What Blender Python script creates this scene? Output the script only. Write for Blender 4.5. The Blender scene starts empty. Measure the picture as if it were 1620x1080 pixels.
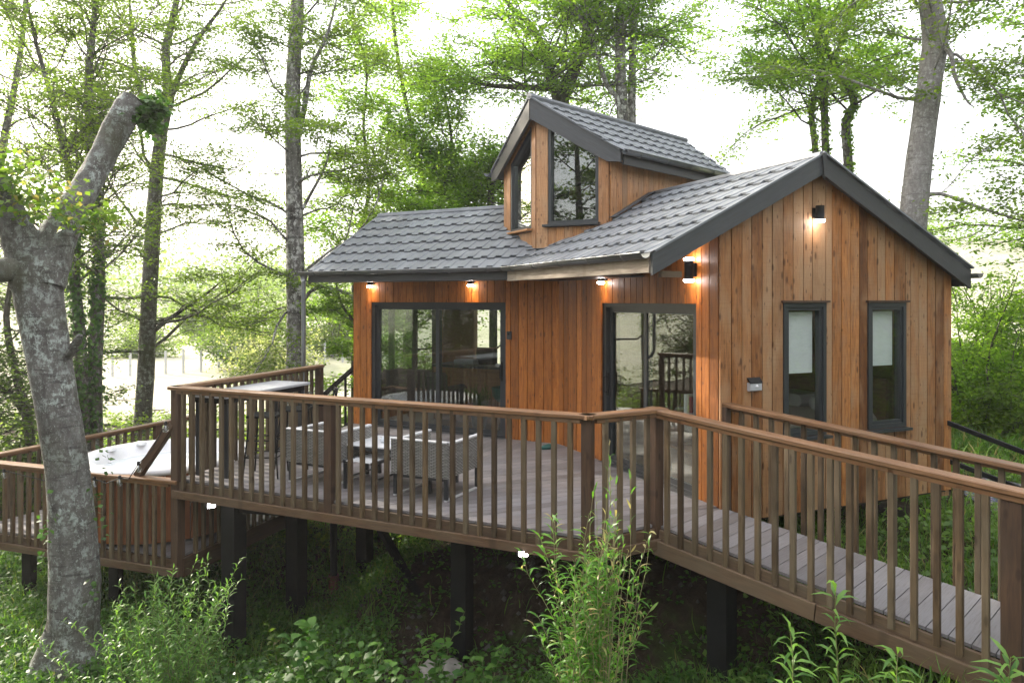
import bpy, bmesh, math, random
import numpy as np
from mathutils import Vector, Matrix, noise
random.seed(7); rng = np.random.default_rng(7)
S = bpy.context.scene
COL = S.collection
R = math.radians
# ------------------------------------------------------------------ camera, sky, sun, exposure
CAMZ, FPX, CX, CY = 2.15, 1157.0, 810.0, 473.8
cd = bpy.data.cameras.new("camera"); cam = bpy.data.objects.new("camera", cd); COL.objects.link(cam)
cam.location = (0, 0, CAMZ); cam.rotation_euler = (R(90), 0, 0)
cd.sensor_width = 36; cd.lens = FPX/1620*36; cd.shift_y = -(540-CY)/1620
cd.clip_start = .05; cd.clip_end = 2000
S.camera = cam
SUN_EL, SUN_AZ = 27.0, (-.83, .56)
W = bpy.data.worlds.new("World"); S.world = W; W.use_nodes = True
nt = W.node_tree; bg = nt.nodes["Background"]
sky = nt.nodes.new("ShaderNodeTexSky"); sky.sky_type = 'NISHITA'; sky.sun_disc = False
sky.sun_elevation = R(SUN_EL); sky.sun_rotation = math.atan2(SUN_AZ[0], SUN_AZ[1])
sky.dust_density = 6.0; sky.air_density = 1.0; sky.ozone_density = 1.0
mixw = nt.nodes.new("ShaderNodeMixRGB"); mixw.inputs[0].default_value = .62
mixw.inputs[2].default_value = (6.6, 6.5, 6.6, 1)          # thin bright cloud veil over the whole sky
nt.links.new(sky.outputs[0], mixw.inputs[1]); nt.links.new(mixw.outputs[0], bg.inputs[0])
bg.inputs[1].default_value = .15
sd = bpy.data.lights.new("sun", 'SUN'); sun = bpy.data.objects.new("sun", sd); COL.objects.link(sun)
sd.energy = 3.4; sd.angle = R(.6); sd.color = (1, .90, .76)
sv = Vector((SUN_AZ[0]*math.cos(R(SUN_EL)), SUN_AZ[1]*math.cos(R(SUN_EL)), math.sin(R(SUN_EL)))).normalized()
sun.rotation_euler = sv.to_track_quat('Z', 'Y').to_euler(); sun.location = sv*60
S.view_settings.view_transform = 'Standard'; S.view_settings.look = 'None'
S.view_settings.exposure = 1.68; S.view_settings.gamma = 1; S.view_settings.use_curve_mapping = False
try:
    S.cycles.use_denoising = True
    S.cycles.max_bounces = 10; S.cycles.transparent_max_bounces = 24
    S.cycles.sample_clamp_indirect = 6
except Exception: pass

HAZE = .0010
def U(px, py, Y):
    return Vector(((px-CX)/FPX*Y, Y, CAMZ-(py-CY)/FPX*Y))
# ------------------------------------------------------------------ object helpers
WM = {}
def put(o, parent=None, M=None):
    COL.objects.link(o); M = M or Matrix()
    WM[o.name] = M
    if parent is not None:
        o.parent = parent; o.matrix_basis = WM[parent.name].inverted() @ M
    else: o.matrix_basis = M
    return o
def thing(name, label, cat, loc=(0, 0, 0), group=None):
    o = bpy.data.objects.new(name, None); o.empty_display_size = .1
    put(o, None, Matrix.Translation(Vector(loc)))
    tag(o, label, cat, group); return o
def tag(o, label=None, cat=None, group=None, kind=None):
    if label: o['label'] = label
    if cat: o['category'] = cat
    if group: o['group'] = group
    if kind: o['kind'] = kind
    return o
def mk(name, verts, faces, mat, parent=None, M=None, smooth=False):
    me = bpy.data.meshes.new(name); me.from_pydata([tuple(v) for v in verts], [], faces)
    me.materials.append(mat)
    if smooth: me.polygons.foreach_set('use_smooth', [True]*len(me.polygons))
    me.update()
    return put(bpy.data.objects.new(name, me), parent, M)
def use(name, me, parent=None, M=None):
    return put(bpy.data.objects.new(name, me), parent, M)
def frame(p, x, y=None, z=None):
    x = Vector(x).normalized()
    if z is None:
        z = x.cross(Vector(y)).normalized(); y = z.cross(x)
    else:
        z = Vector(z); y = z.cross(x).normalized(); z = x.cross(y)
    return Matrix(((x[0], y[0], z[0], p[0]), (x[1], y[1], z[1], p[1]), (x[2], y[2], z[2], p[2]), (0, 0, 0, 1)))
_bx = {}
def boxmesh(l, w, h, mat, c=.004):
    k = (round(l, 3), round(w, 3), round(h, 3), mat.name, c)
    if k in _bx: return _bx[k]
    c = min(c, l*.3, w*.3, h*.3); vs = []
    for sx in (-1, 1):
        for (y, z) in ((-w/2+c, -h/2), (w/2-c, -h/2), (w/2, -h/2+c), (w/2, h/2-c), (w/2-c, h/2), (-w/2+c, h/2), (-w/2, h/2-c), (-w/2, -h/2+c)):
            vs.append((sx*l/2, y, z))
    fs = [tuple(range(7, -1, -1)), tuple(range(8, 16))] + [(i, (i+1) % 8, 8+(i+1) % 8, 8+i) for i in range(8)]
    me = bpy.data.meshes.new('timber'); me.from_pydata(vs, [], fs); me.materials.append(mat); me.update()
    _bx[k] = me; return me
def bar(name, p, q, w, h, mat, parent=None, up=(0, 0, 1), c=.004):
    """box from p to q, width w (sideways) and height h (along up)"""
    p = Vector(p); q = Vector(q); d = q-p; L = d.length
    upv = Vector(up)
    if abs(d.normalized().dot(upv)) > .99: upv = Vector((1, 0, 0))
    y = upv.cross(d).normalized()
    return use(name, boxmesh(L, w, h, mat, c), parent, frame((p+q)/2, d, y))
def post(name, x, y, z0, z1, w, mat, parent=None, ax=(1, 0, 0), d=None, c=.005):
    return use(name, boxmesh(z1-z0, w, d or w, mat, c), parent, frame((x, y, (z0+z1)/2), (0, 0, 1), Vector(ax)))
def slab(name, pts, n, th, mat, parent=None, long=None):
    """convex/simple 3d polygon pts extruded by th along -n; local X = long axis"""
    pts = [Vector(p) for p in pts]; n = Vector(n).normalized()
    c = sum(pts, Vector())/len(pts)
    x = Vector(long) if long is not None else (pts[1]-pts[0])
    x = (x-n*x.dot(n)).normalized(); M = frame(c, x, None, n); Mi = M.inverted()
    a = [Mi @ p for p in pts]; k = len(a)
    ar = sum(a[i].x*a[(i+1) % k].y-a[(i+1) % k].x*a[i].y for i in range(k))
    if ar < 0: a.reverse()
    vs = a+[v-Vector((0, 0, th)) for v in a]
    fs = [tuple(range(k)), tuple(range(2*k-1, k-1, -1))]+[(i, k+i, k+(i+1) % k, (i+1) % k) for i in range(k)]
    return mk(name, vs, fs, mat, parent, M)
def clip(poly, a, b, c):
    """keep a*x+b*y<=c of 2d polygon"""
    out = []
    for i in range(len(poly)):
        p, q = poly[i], poly[(i+1) % len(poly)]
        dp, dq = a*p[0]+b*p[1]-c, a*q[0]+b*q[1]-c
        if dp <= 0: out.append(p)
        if dp*dq < 0:
            t = dp/(dp-dq); out.append((p[0]+(q[0]-p[0])*t, p[1]+(q[1]-p[1])*t))
    return out
class MB:
    def __init__(s): s.v = []; s.f = []
    def box(s, M, l, w, h):
        n = len(s.v)
        for x in (-l/2, l/2):
            for y in (-w/2, w/2):
                for z in (-h/2, h/2): s.v.append(tuple(M @ Vector((x, y, z))))
        for f in ((0, 1, 3, 2), (4, 6, 7, 5), (0, 4, 5, 1), (2, 3, 7, 6), (0, 2, 6, 4), (1, 5, 7, 3)): s.f.append(tuple(n+i for i in f))
    def bar(s, p, q, w, h, up=(0, 0, 1)):
        p = Vector(p); q = Vector(q); d = q-p; u = Vector(up)
        if abs(d.normalized().dot(u)) > .99: u = Vector((1, 0, 0))
        s.box(frame((p+q)/2, d, u.cross(d).normalized()), d.length, w, h)
    def tube(s, pts, rad, n=8, cap=True):
        pts = [Vector(p) for p in pts]; base = len(s.v)
        rad = rad if hasattr(rad, '__len__') else [rad]*len(pts)
        ref = Vector((0, 0, 1)) if abs((pts[1]-pts[0]).normalized().z) < .9 else Vector((1, 0, 0))
        for i, p in enumerate(pts):
            t = (pts[min(i+1, len(pts)-1)]-pts[max(i-1, 0)]).normalized()
            a = t.cross(ref).normalized(); b = t.cross(a)
            for k in range(n):
                an = 2*math.pi*k/n; s.v.append(tuple(p+(a*math.cos(an)+b*math.sin(an))*rad[i]))
        for i in range(len(pts)-1):
            for k in range(n):
                o = base+i*n; s.f.append((o+k, o+(k+1) % n, o+n+(k+1) % n, o+n+k))
        if cap:
            s.f.append(tuple(base+k for k in range(n))); s.f.append(tuple(base+(len(pts)-1)*n+k for k in range(n-1, -1, -1)))
    def lathe(s, c, prof, n=24):
        c = Vector(c); base = len(s.v)
        for (r, z) in prof:
            for k in range(n):
                an = 2*math.pi*k/n; s.v.append((c.x+r*math.cos(an), c.y+r*math.sin(an), c.z+z))
        for i in range(len(prof)-1):
            for k in range(n):
                o = base+i*n; s.f.append((o+k, o+(k+1) % n, o+n+(k+1) % n, o+n+k))
    def build(s, name, mat, parent=None, smooth=False):
        return mk(name, s.v, s.f, mat, parent, None if parent is None else Matrix(), smooth)
# ------------------------------------------------------------------ materials
class N:
    def __init__(s, name):
        s.m = bpy.data.materials.new(name); s.m.use_nodes = True; s.t = s.m.node_tree; s.b = s.t.nodes["Principled BSDF"]
    def n(s, ty, **kw):
        k = s.t.nodes.new(ty)
        for a, v in kw.items():
            if a.startswith('i_'): k.inputs[a[2:].replace('_', ' ')].default_value = v
            else: setattr(k, a, v)
        return k
    def l(s, a, b): s.t.links.new(a, b)
    def noise(s, vec, scale, detail=4, rough=.55, dist=0):
        k = s.n("ShaderNodeTexNoise"); k.inputs['Scale'].default_value = scale; k.inputs['Detail'].default_value = detail
        k.inputs['Roughness'].default_value = rough; k.inputs['Distortion'].default_value = dist
        if vec is not None: s.l(vec, k.inputs['Vector'])
        return k.outputs['Fac']
    def ramp(s, fac, stops):
        k = s.n("ShaderNodeValToRGB"); e = k.color_ramp.elements
        e[0].position, e[0].color = stops[0][0], (*stops[0][1], 1); e[1].position, e[1].color = stops[-1][0], (*stops[-1][1], 1)
        for p, c in stops[1:-1]:
            x = e.new(p); x.color = (*c, 1)
        s.l(fac, k.inputs[0]); return k.outputs[0]
    def mix(s, f, a, b, mode='MIX'):
        k = s.n("ShaderNodeMixRGB"); k.blend_type = mode
        for i, v in ((0, f), (1, a), (2, b)):
            if isinstance(v, (int, float)): k.inputs[i].default_value = v
            elif isinstance(v, tuple): k.inputs[i].default_value = (*v, 1)
            else: s.l(v, k.inputs[i])
        return k.outputs[0]
    def math(s, op, a, b=0.0, clampit=False):
        k = s.n("ShaderNodeMath"); k.operation = op; k.use_clamp = clampit
        for i, v in ((0, a), (1, b)):
            if isinstance(v, (int, float)): k.inputs[i].default_value = v
            else: s.l(v, k.inputs[i])
        return k.outputs[0]
    def mapping(s, vec, scale, loc=None):
        k = s.n("ShaderNodeMapping"); k.inputs['Scale'].default_value = scale; s.l(vec, k.inputs['Vector'])
        if loc is not None: s.l(loc, k.inputs['Location'])
        return k.outputs[0]
    def bump(s, h, strength=.3, dist=.01):
        k = s.n("ShaderNodeBump"); k.inputs['Strength'].default_value = strength; k.inputs['Distance'].default_value = dist
        s.l(h, k.inputs['Height']); s.l(k.outputs[0], s.b.inputs['Normal'])
    def obj_coord(s): return s.n("ShaderNodeTexCoord").outputs['Object']
    def pos(s): return s.n("ShaderNodeNewGeometry").outputs['Position']
    def rnd(s): return s.n("ShaderNodeObjectInfo").outputs['Random']
    def col(s, c):
        if isinstance(c, tuple): s.b.inputs['Base Color'].default_value = (*c, 1)
        else: s.l(c, s.b.inputs['Base Color'])
    def rough(s, r):
        if isinstance(r, (int, float)): s.b.inputs['Roughness'].default_value = r
        else: s.l(r, s.b.inputs['Roughness'])

def wood(name, stops, grey=None, greyamt=.5, rough=.6, knots=1.0, spec=.4, gscale=1.0, contrast=1.0):
    k = N(name); oc = k.obj_coord(); rd = k.rnd()
    off = k.n("ShaderNodeCombineXYZ"); r9 = k.math('MULTIPLY', rd, 57.3)
    for i in range(3): k.l(r9, off.inputs[i])
    v = k.mapping(oc, (1.3, 14*gscale, 14*gscale), off.outputs[0])
    g = k.noise(v, 3.0, 6, .62, .6)
    v2 = k.mapping(oc, (2.0, 5, 5), off.outputs[0]); blotch = k.noise(v2, 1.2, 3, .5)
    fine = k.noise(k.mapping(oc, (6, 160, 160), off.outputs[0]), 1.0, 2, .6)
    c = k.ramp(g, stops)
    # board to board difference
    c = k.mix(1.0, c, k.ramp(rd, [(0, tuple(1-contrast*x for x in (.30, .33, .36))), (.35, (.93, .9, .87)), (.65, (1.05, 1.02, 1.0)), (1, tuple(1+contrast*x for x in (.26, .25, .24)))]), 'MULTIPLY')
    if grey:
        r2 = k.math('FRACT', k.math('MULTIPLY', rd, 13.7))
        f = k.math('MULTIPLY', k.math('ADD', k.math('MULTIPLY', k.math('SUBTRACT', blotch, .42, True), 2.6), k.math('MULTIPLY', k.math('SUBTRACT', r2, .25), .95)), greyamt, True)
        c = k.mix(f, c, grey)
    c = k.mix(k.math('MULTIPLY', k.math('SUBTRACT', fine, .5, True), 1.4, True), c, (.06, .035, .02))
    if knots:
        vo = k.n("ShaderNodeTexVoronoi"); vo.inputs['Scale'].default_value = 1.0; vo.feature = 'F1'
        k.l(k.mapping(oc, (3.6, 9.5, .01), off.outputs[0]), vo.inputs['Vector'])
        ring = k.ramp(vo.outputs['Distance'], [(0, (1, 1, 1)), (.10, (.9, .9, .9)), (.19, (.0, .0, .0)), (1, (0, 0, 0))])
        c = k.mix(k.math('MULTIPLY', ring, .75*knots), c, (stops[0][1][0]*.45, stops[0][1][1]*.38, stops[0][1][2]*.35))
    if knots >= 1:
        vo2 = k.n("ShaderNodeTexVoronoi"); vo2.inputs['Scale'].default_value = 1.0
        k.l(k.mapping(oc, (7.5, 17, .01), off.outputs[0]), vo2.inputs['Vector'])
        c = k.mix(k.math('MULTIPLY', k.ramp(vo2.outputs['Distance'], [(0, (1, 1, 1)), (.12, (.8, .8, .8)), (.2, (0, 0, 0)), (1, (0, 0, 0))]), k.math('MULTIPLY', k.math('GREATER_THAN', k.noise(v2, 3.1, 2), .5), .7)), c, (.055, .022, .01))
        band_ = k.noise(k.mapping(oc, (90, 1.5, 1.5), off.outputs[0]), 1.0, 2, .5)   # saw marks across the board
        c = k.mix(k.math('MULTIPLY', k.math('SUBTRACT', band_, .5, True), .9, True), c, tuple(x*.5 for x in stops[1][1]))
    k.col(c); k.rough(k.math('ADD', k.math('MULTIPLY', g, .25), rough-.12)); k.b.inputs['Specular IOR Level'].default_value = spec
    k.bump(k.math('ADD', g, k.math('MULTIPLY', fine, .6)), .35, .004)
    return k.m
def plain(name, c, rough=.5, metal=0, spec=.5, var=.12, scale=8, bump=0):
    k = N(name); p = k.pos(); f = k.noise(p, scale, 4)
    lo = tuple(x*(1-var) for x in c); hi = tuple(x*(1+var) for x in c)
    k.col(k.ramp(f, [(.3, lo), (.7, hi)])); k.rough(k.math('ADD', k.math('MULTIPLY', k.noise(p, scale*2.3, 3), .2), rough-.1))
    k.b.inputs['Metallic'].default_value = metal; k.b.inputs['Specular IOR Level'].default_value = spec
    if bump: k.bump(k.noise(p, scale*6, 3), bump, .004)
    return k.m
def emit(name, c, e):
    k = N(name); k.col((.8, .8, .8)); k.b.inputs['Emission Color'].default_value = (*c, 1); k.b.inputs['Emission Strength'].default_value = e; return k.m
def glass(name, tint=(.80, .83, .82), add=.10, mul=.85):
    k = N(name); t = k.t; t.nodes.remove(k.b); out = t.nodes["Material Output"]
    lw = k.n("ShaderNodeLayerWeight"); lw.inputs[0].default_value = .5
    fr5 = k.math('POWER', lw.outputs['Facing'], 4.0)
    gl = k.n("ShaderNodeBsdfGlossy"); gl.inputs['Roughness'].default_value = .004; gl.inputs['Color'].default_value = (.92, .95, .93, 1)
    tr = k.n("ShaderNodeBsdfTransparent"); tr.inputs[0].default_value = (*tint, 1)
    ms = k.n("ShaderNodeMixShader"); k.l(k.math('ADD', k.math('MULTIPLY', fr5, mul), add, True), ms.inputs[0])
    # panes are never quite flat
    bp = k.n("ShaderNodeBump"); bp.inputs['Strength'].default_value = .02; bp.inputs['Distance'].default_value = .02
    k.l(k.noise(k.pos(), 1.6, 1), bp.inputs['Height']); k.l(bp.outputs[0], gl.inputs['Normal'])
    k.l(tr.outputs[0], ms.inputs[1]); k.l(gl.outputs[0], ms.inputs[2]); k.l(ms.outputs[0], out.inputs[0])
    return k.m
def leafmat(name, c0, c1, trans=.5, rough=.5, dry=None, tmul=(1.9, 2.0, 1.0)):
    k = N(name); at = k.n("ShaderNodeAttribute"); at.attribute_name = 'rnd'; f = at.outputs['Fac']
    st = [(0, c0), (.85, c1), (1, c1)] if dry is None else [(0, c0), (.86, c1), (.95, dry), (1, dry)]
    c = k.ramp(f, st)
    big = k.noise(k.pos(), .55, 3)
    c = k.mix(1.0, c, k.ramp(big, [(.3, (.75, .8, .75)), (.7, (1.25, 1.15, 1.1))]), 'MULTIPLY')
    k.col(c); k.rough(rough); k.b.inputs['Specular IOR Level'].default_value = .35
    tl = k.n("ShaderNodeBsdfTranslucent"); k.l(k.mix(1.0, c, tmul, 'MULTIPLY'), tl.inputs[0])
    ms = k.n("ShaderNodeMixShader"); ms.inputs[0].default_value = trans
    k.l(k.b.outputs[0], ms.inputs[1]); k.l(tl.outputs[0], ms.inputs[2]); k.l(ms.outputs[0], k.t.nodes["Material Output"].inputs[0])
    return k.m
def bark(name, dark, light, lichen, amt=.5, scale=1.0, moss=None, mossamt=0):
    k = N(name); p = k.pos()
    st = k.mapping(p, (3*scale, 3*scale, .7*scale)); a = k.noise(st, 2.2, 7, .7, .15)
    c = k.ramp(a, [(.3, dark), (.72, light)])
    pat = k.noise(k.mapping(p, (scale, scale, scale*.75)), 7.0, 9, .80, .12)
    c = k.mix(k.math('MULTIPLY', k.ramp(pat, [(.50, (0, 0, 0)), (.57, (1, 1, 1))]), k.math('MULTIPLY', k.ramp(k.noise(p, 1.3*scale, 3), [(.35, (.15, .15, .15)), (.60, (1, 1, 1))]), amt)), c, lichen)
    fl = k.noise(p, 24*scale, 4, .7); c = k.mix(k.math('MULTIPLY', k.ramp(fl, [(.60, (0, 0, 0)), (.66, (1, 1, 1))]), amt*.8), c, lichen)
    band = k.noise(k.mapping(p, (1.2, 1.2, 7)), 1.7*scale, 4, .6, .5)
    c = k.mix(k.math('MULTIPLY', k.ramp(band, [(.57, (0, 0, 0)), (.66, (1, 1, 1))]), .6), c, tuple(x*.5 for x in dark))
    if moss:
        mo = k.noise(p, 1.1, 5, .7)
        c = k.mix(k.math('MULTIPLY', k.ramp(mo, [(.48, (0, 0, 0)), (.66, (1, 1, 1))]), mossamt), c, moss)
    k.col(c); k.rough(.85); k.b.inputs['Specular IOR Level'].default_value = .2
    k.bump(k.math('ADD', a, pat), .6, .03); return k.m

M_clad = wood('cladding_weathered', [(.25, (.100, .034, .008)), (.5, (.290, .114, .030)), (.78, (.43, .205, .072))], grey=(.36, .215, .115), greyamt=.95, rough=.62, contrast=1.7)
M_clad2 = wood('cladding_oiled', [(.25, (.14, .040, .006)), (.5, (.335, .110, .016)), (.78, (.46, .175, .034))], rough=.48, spec=.4, contrast=1.3)
M_cladt = wood('cladding_dormer', [(.25, (.19, .078, .025)), (.5, (.36, .168, .064)), (.78, (.47, .25, .11))], grey=(.34, .24, .15), greyamt=.4, rough=.55, contrast=1.2)
M_rail = wood('rail_timber', [(.28, (.080, .036, .013)), (.5, (.160, .077, .031)), (.75, (.24, .128, .057))], grey=(.20, .122, .066), greyamt=.5, rough=.5, knots=.5, spec=.5)
M_balu = wood('baluster_timber', [(.28, (.040, .025, .011)), (.5, (.084, .055, .027)), (.75, (.145, .100, .053))], grey=(.135, .105, .066), greyamt=.9, contrast=1.6, rough=.68, knots=.7)
M_post = wood('post_timber', [(.28, (.032, .015, .008)), (.5, (.066, .034, .018)), (.75, (.105, .058, .031))], grey=(.075, .055, .04), greyamt=.4, rough=.62, knots=.8)
M_sunfasc = wood('sunlit_fascia', [(.28, (.22, .18, .14)), (.5, (.34, .29, .235)), (.75, (.44, .385, .32))], rough=.6, knots=.4)  # eave timber made paler: the sunlight on it is put into the colour
M_fasc = wood('deck_edge_timber', [(.28, (.055, .030, .015)), (.5, (.105, .060, .032)), (.75, (.155, .097, .056))], grey=(.12, .095, .062), greyamt=.6, rough=.65, knots=.6)
M_deck = wood('deck_composite', [(.3, (.15, .142, .148)), (.5, (.20, .192, .200)), (.75, (.255, .246, .256))], grey=(.23, .23, .245), greyamt=.5, rough=.55, knots=0, spec=.5, gscale=2)
M_black = plain('black_steel', (.006, .0065, .007), .6, var=.4, scale=5, spec=.25)
M_beam = plain('dark_beam', (.012, .010, .009), .75, var=.3, scale=6, spec=.2)
M_pvc = plain('anthracite_frame', (.030, .034, .038), .38, var=.08)
M_trim = wood('dark_painted_timber', [(.3, (.038, .042, .046)), (.6, (.050, .055, .060)), (.8, (.062, .067, .072))], rough=.5, knots=.15, spec=.4)
M_gutter = plain('zinc_gutter', (.17, .18, .185), .38, metal=.75, var=.15, scale=3)
M_pipe = plain('zinc_pipe', (.20, .215, .23), .42, metal=.6, var=.15, scale=3)
M_flash = plain('lead_flashing', (.075, .08, .085), .6, metal=0, var=.2, spec=.3)
k = N('roof_tile_metal'); p_ = k.pos()
k.col(k.mix(1.0, k.ramp(k.noise(p_, 3, 5, .6), [(.3, (.125, .136, .150)), (.7, (.175, .189, .206))]), k.ramp(k.rnd(), [(0, (.85, .85, .85)), (1, (1.15, 1.15, 1.15))]), 'MULTIPLY'))
k.rough(k.math('ADD', k.math('MULTIPLY', k.noise(p_, 9, 4), .2), .42)); k.b.inputs['Specular IOR Level'].default_value = .5
k.bump(k.noise(p_, 260, 2), .12, .002); M_tile = k.m
M_inwall = wood('interior_board', [(.3, (.20, .10, .045)), (.6, (.30, .165, .08)), (.8, (.36, .21, .11))], rough=.6)
M_infloor = wood('interior_floor', [(.3, (.22, .11, .05)), (.6, (.30, .165, .085)), (.8, (.36, .21, .12))], rough=.4, knots=.3)
M_backing = plain('wall_backing', (.02, .016, .013), .8)
M_glass = glass('window_glass'); M_glassd = glass('dormer_glass', (.55, .6, .58), .13, .8); M_glassw = glass('clear_glass', (.93, .95, .94), .05, .8); M_glassl = glass('glare_glass', (.5, .55, .53), .45, .5)  # left dormer pane mirrors extra, standing in for bright sky glare
M_white = plain('white_acrylic', (.80, .80, .82), .22, var=.02, spec=.6)
M_water = plain('tub_water', (.72, .77, .79), .06, var=.03, spec=.6)
M_tubwood = wood('tub_cedar', [(.3, (.20, .07, .025)), (.6, (.30, .11, .04)), (.8, (.36, .15, .06))], rough=.55, knots=.3)
M_blind = plain('blind_fabric', (.74, .76, .77), .8, var=.03)
M_fabric = plain('grey_fabric', (.06, .056, .056), .9, var=.15, scale=40, bump=.4)
M_throw = plain('brown_throw', (.085, .065, .058), .95, var=.2, scale=30, bump=.6)
M_cream = plain('cream_fabric', (.55, .50, .43), .9, var=.06)
M_stone = plain('grey_tabletop', (.42, .43, .45), .35, var=.06, scale=14, spec=.5)
M_tglass = plain('frosted_top', (.66, .68, .70), .2, var=.03, spec=.6)
M_rope = plain('black_cable', (.015, .015, .015), .6)
M_bulb = glass('bulb_glass', (.9, .92, .95), .15, .8)
M_teal = plain('teal_rubber', (.02, .10, .085), .6)
M_pot = plain('dark_pot', (.03, .035, .033), .5)
M_red = plain('red_cover', (.25, .03, .05), .6); M_paper = plain('paper', (.6, .58, .55), .7)
M_pebble = plain('bank_stone', (.085, .078, .07), .9, var=.4, scale=9)
M_rock = plain('pale_rock', (.30, .28, .25), .85, var=.3, scale=6, bump=.6)
M_clay = plain('clay_collar', (.16, .06, .035), .8)
M_hot = emit('lamp_lens', (1, .90, .86), 22); M_flood = emit('flood_lens', (1, .93, .95), 30)
k = N('rattan'); oc = k.obj_coord(); wv = k.n("ShaderNodeTexBrick"); wv.inputs['Scale'].default_value = 1
wv.inputs['Brick Width'].default_value = .055; wv.inputs['Row Height'].default_value = .016; wv.inputs['Mortar Size'].default_value = .0028
wv.inputs['Color1'].default_value = (.36, .355, .335, 1); wv.inputs['Color2'].default_value = (.24, .237, .222, 1); wv.inputs['Mortar'].default_value = (.03, .03, .028, 1)
k.l(k.mapping(oc, (1, 1, 1)), wv.inputs['Vector']); k.col(wv.outputs['Color']); k.rough(.7); k.bump(wv.outputs['Fac'], -.8, .006); M_rattan = k.m
M_rattan_rim = plain('rattan_rim', (.55, .56, .57), .6, var=.15, scale=60)
k = N('woodland_soil'); p_ = k.pos()
n1_ = k.noise(p_, .9, 6, .65); n2_ = k.noise(p_, 7, 6, .7); n3_ = k.noise(p_, .14, 3)
soil = k.ramp(n2_, [(.32, (.020, .015, .010)), (.55, (.050, .036, .025)), (.75, (.095, .072, .052))])
gr = k.ramp(n2_, [(.3, (.016, .030, .008)), (.6, (.045, .075, .018)), (.8, (.085, .115, .03))])
k.col(k.mix(k.ramp(n1_, [(.54, (0, 0, 0)), (.68, (1, 1, 1))]), soil, gr)); k.rough(.95); k.b.inputs['Specular IOR Level'].default_value = .1
k.bump(n2_, .9, .06); M_soil = k.m
k = N('pasture_grass'); p_ = k.pos(); n2_ = k.noise(p_, 1.4, 6, .7); n1_ = k.noise(p_, .09, 4)
k.col(k.mix(k.ramp(n1_, [(.4, (0, 0, 0)), (.6, (1, 1, 1))]), k.ramp(n2_, [(.3, (.29, .30, .18)), (.7, (.44, .44, .30))]), k.ramp(n2_, [(.3, (.38, .36, .27)), (.7, (.54, .51, .41))])))
k.rough(.95); k.b.inputs['Specular IOR Level'].default_value = .1; k.bump(n2_, .6, .1); M_field = k.m
k = N('grey_gravel'); p_ = k.pos(); vo = k.n("ShaderNodeTexVoronoi"); vo.inputs['Scale'].default_value = 26; k.l(p_, vo.inputs['Vector'])
k.col(k.mix(.6, k.ramp(vo.outputs['Distance'], [(0, (.30, .30, .31)), (.6, (.06, .06, .065))]), vo.outputs['Color'], 'SOFT_LIGHT')); k.rough(.9); k.bump(vo.outputs['Distance'], -.9, .03); M_gravel = k.m

# ------------------------------------------------------------------ plan of the place
d2 = Vector((-.3964, .9181, 0)); g = Vector((.9181, .3964, 0)); n2 = -g
d1 = Vector((-.8859, .4639, 0)); n1 = Vector((-.4639, -.8859, 0))
K = Vector((2.169, 7.607, 0)); J = K+d2*3.6175; L = J+d1*3.92; Mc = K+g*3.484
L2 = L-n1*2.75; Q = Vector((3.91, 12.37, 0))
A = Vector((-4.0165, 8.792, 0)); B = Vector((.688, 6.637, 0)); C = Vector((1.384, 7.015, 0)); G = Vector((-3.06, 11.61, 0))
ab = (B-A).normalized(); ag = (G-A).normalized()
rd_ = Vector((.7098, -.7044, 0)); rp = Vector((.7044, .7098, 0)); RSL = -.108; RW = 1.0
ZL = -.94; LF = Vector((-7.25, 9.93, 0)); LB = Vector((-5.75, 13.9, 0))
Z = Vector((0, 0, 1))
CTRL = np.array([(-8, 6, -2.3), (-4.6, 7.8, -1.80), (-3.3, 8.6, -2.1), (-2.9, 9.9, -2.1), (-2.4, 10.8, -2.0), (-.6, 8.0, -1.78), (2.0, 6.8, -1.42), (-1, 9.6, -1.3), (.3, 8.9, -.95), (1.5, 8.3, -.75),
 (.8, 7.4, -1.7), (3.2, 5.0, -.62), (4.2, 4.0, -.5), (3, 8.5, -.55), (5, 9, -.5), (6.5, 9.5, -.42), (5, 6.5, -.55), (3.6, 6.9, -.6), (8, 12, -.35), (8, 20, -.1), (12, 24, .6), (14, 18, .2), (-4.8, 10.5, -1.9), (-7, 12, -1.9), (-6, 16, -1.8),
 (0, 16, -1.2), (4, 16, -.6), (2, 11, -.5), (-1, 13, -1.1), (-12, 10, -2.1), (-10, 25, -1.7), (0, 28, -1.4), (10, 32, .8), (-25, 45, -1.4), (0, 50, -.9), (25, 40, 2), (-40, 80, -.6), (0, 90, 1.0), (40, 80, 5), (-80, 150, 5), (0, 160, 8), (80, 150, 14),
 (-3, 3, -2.5), (0, 4, -2.35), (1.5, 5.2, -1.75), (2.3, 3.5, -1.3), (0, -5, -2.6), (-10, -5, -2.6), (10, -5, -1.0), (10, 4, -.6), (30, 0, 0), (-30, 0, -2), (-30, -40, -1), (30, -40, 0), (-60, 30, -1.4), (60, 30, 3), (0, 400, 12), (-300, 300, 12), (300, 300, 25), (-300, 0, 0), (300, 0, 10), (0, -300, 2)], float)
def gz(x, y):
    x = np.asarray(x, float); y = np.asarray(y, float); sh = x.shape; X = x.ravel(); Y = y.ravel()
    out = np.empty(len(X))
    for i in range(0, len(X), 20000):
        d = (X[i:i+20000, None]-CTRL[None, :, 0])**2+(Y[i:i+20000, None]-CTRL[None, :, 1])**2
        w = 1/(d+.15)**1.7; out[i:i+20000] = (w*CTRL[:, 2]).sum(1)/w.sum(1)
    out += .05*np.sin(2.1*X+.7*Y)*np.sin(1.7*Y-.5*X)+.03*np.sin(5.3*X+1)*np.sin(4.7*Y)
    return out.reshape(sh)
def gz1(x, y): return float(gz(np.array([x]), np.array([y]))[0])
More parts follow.
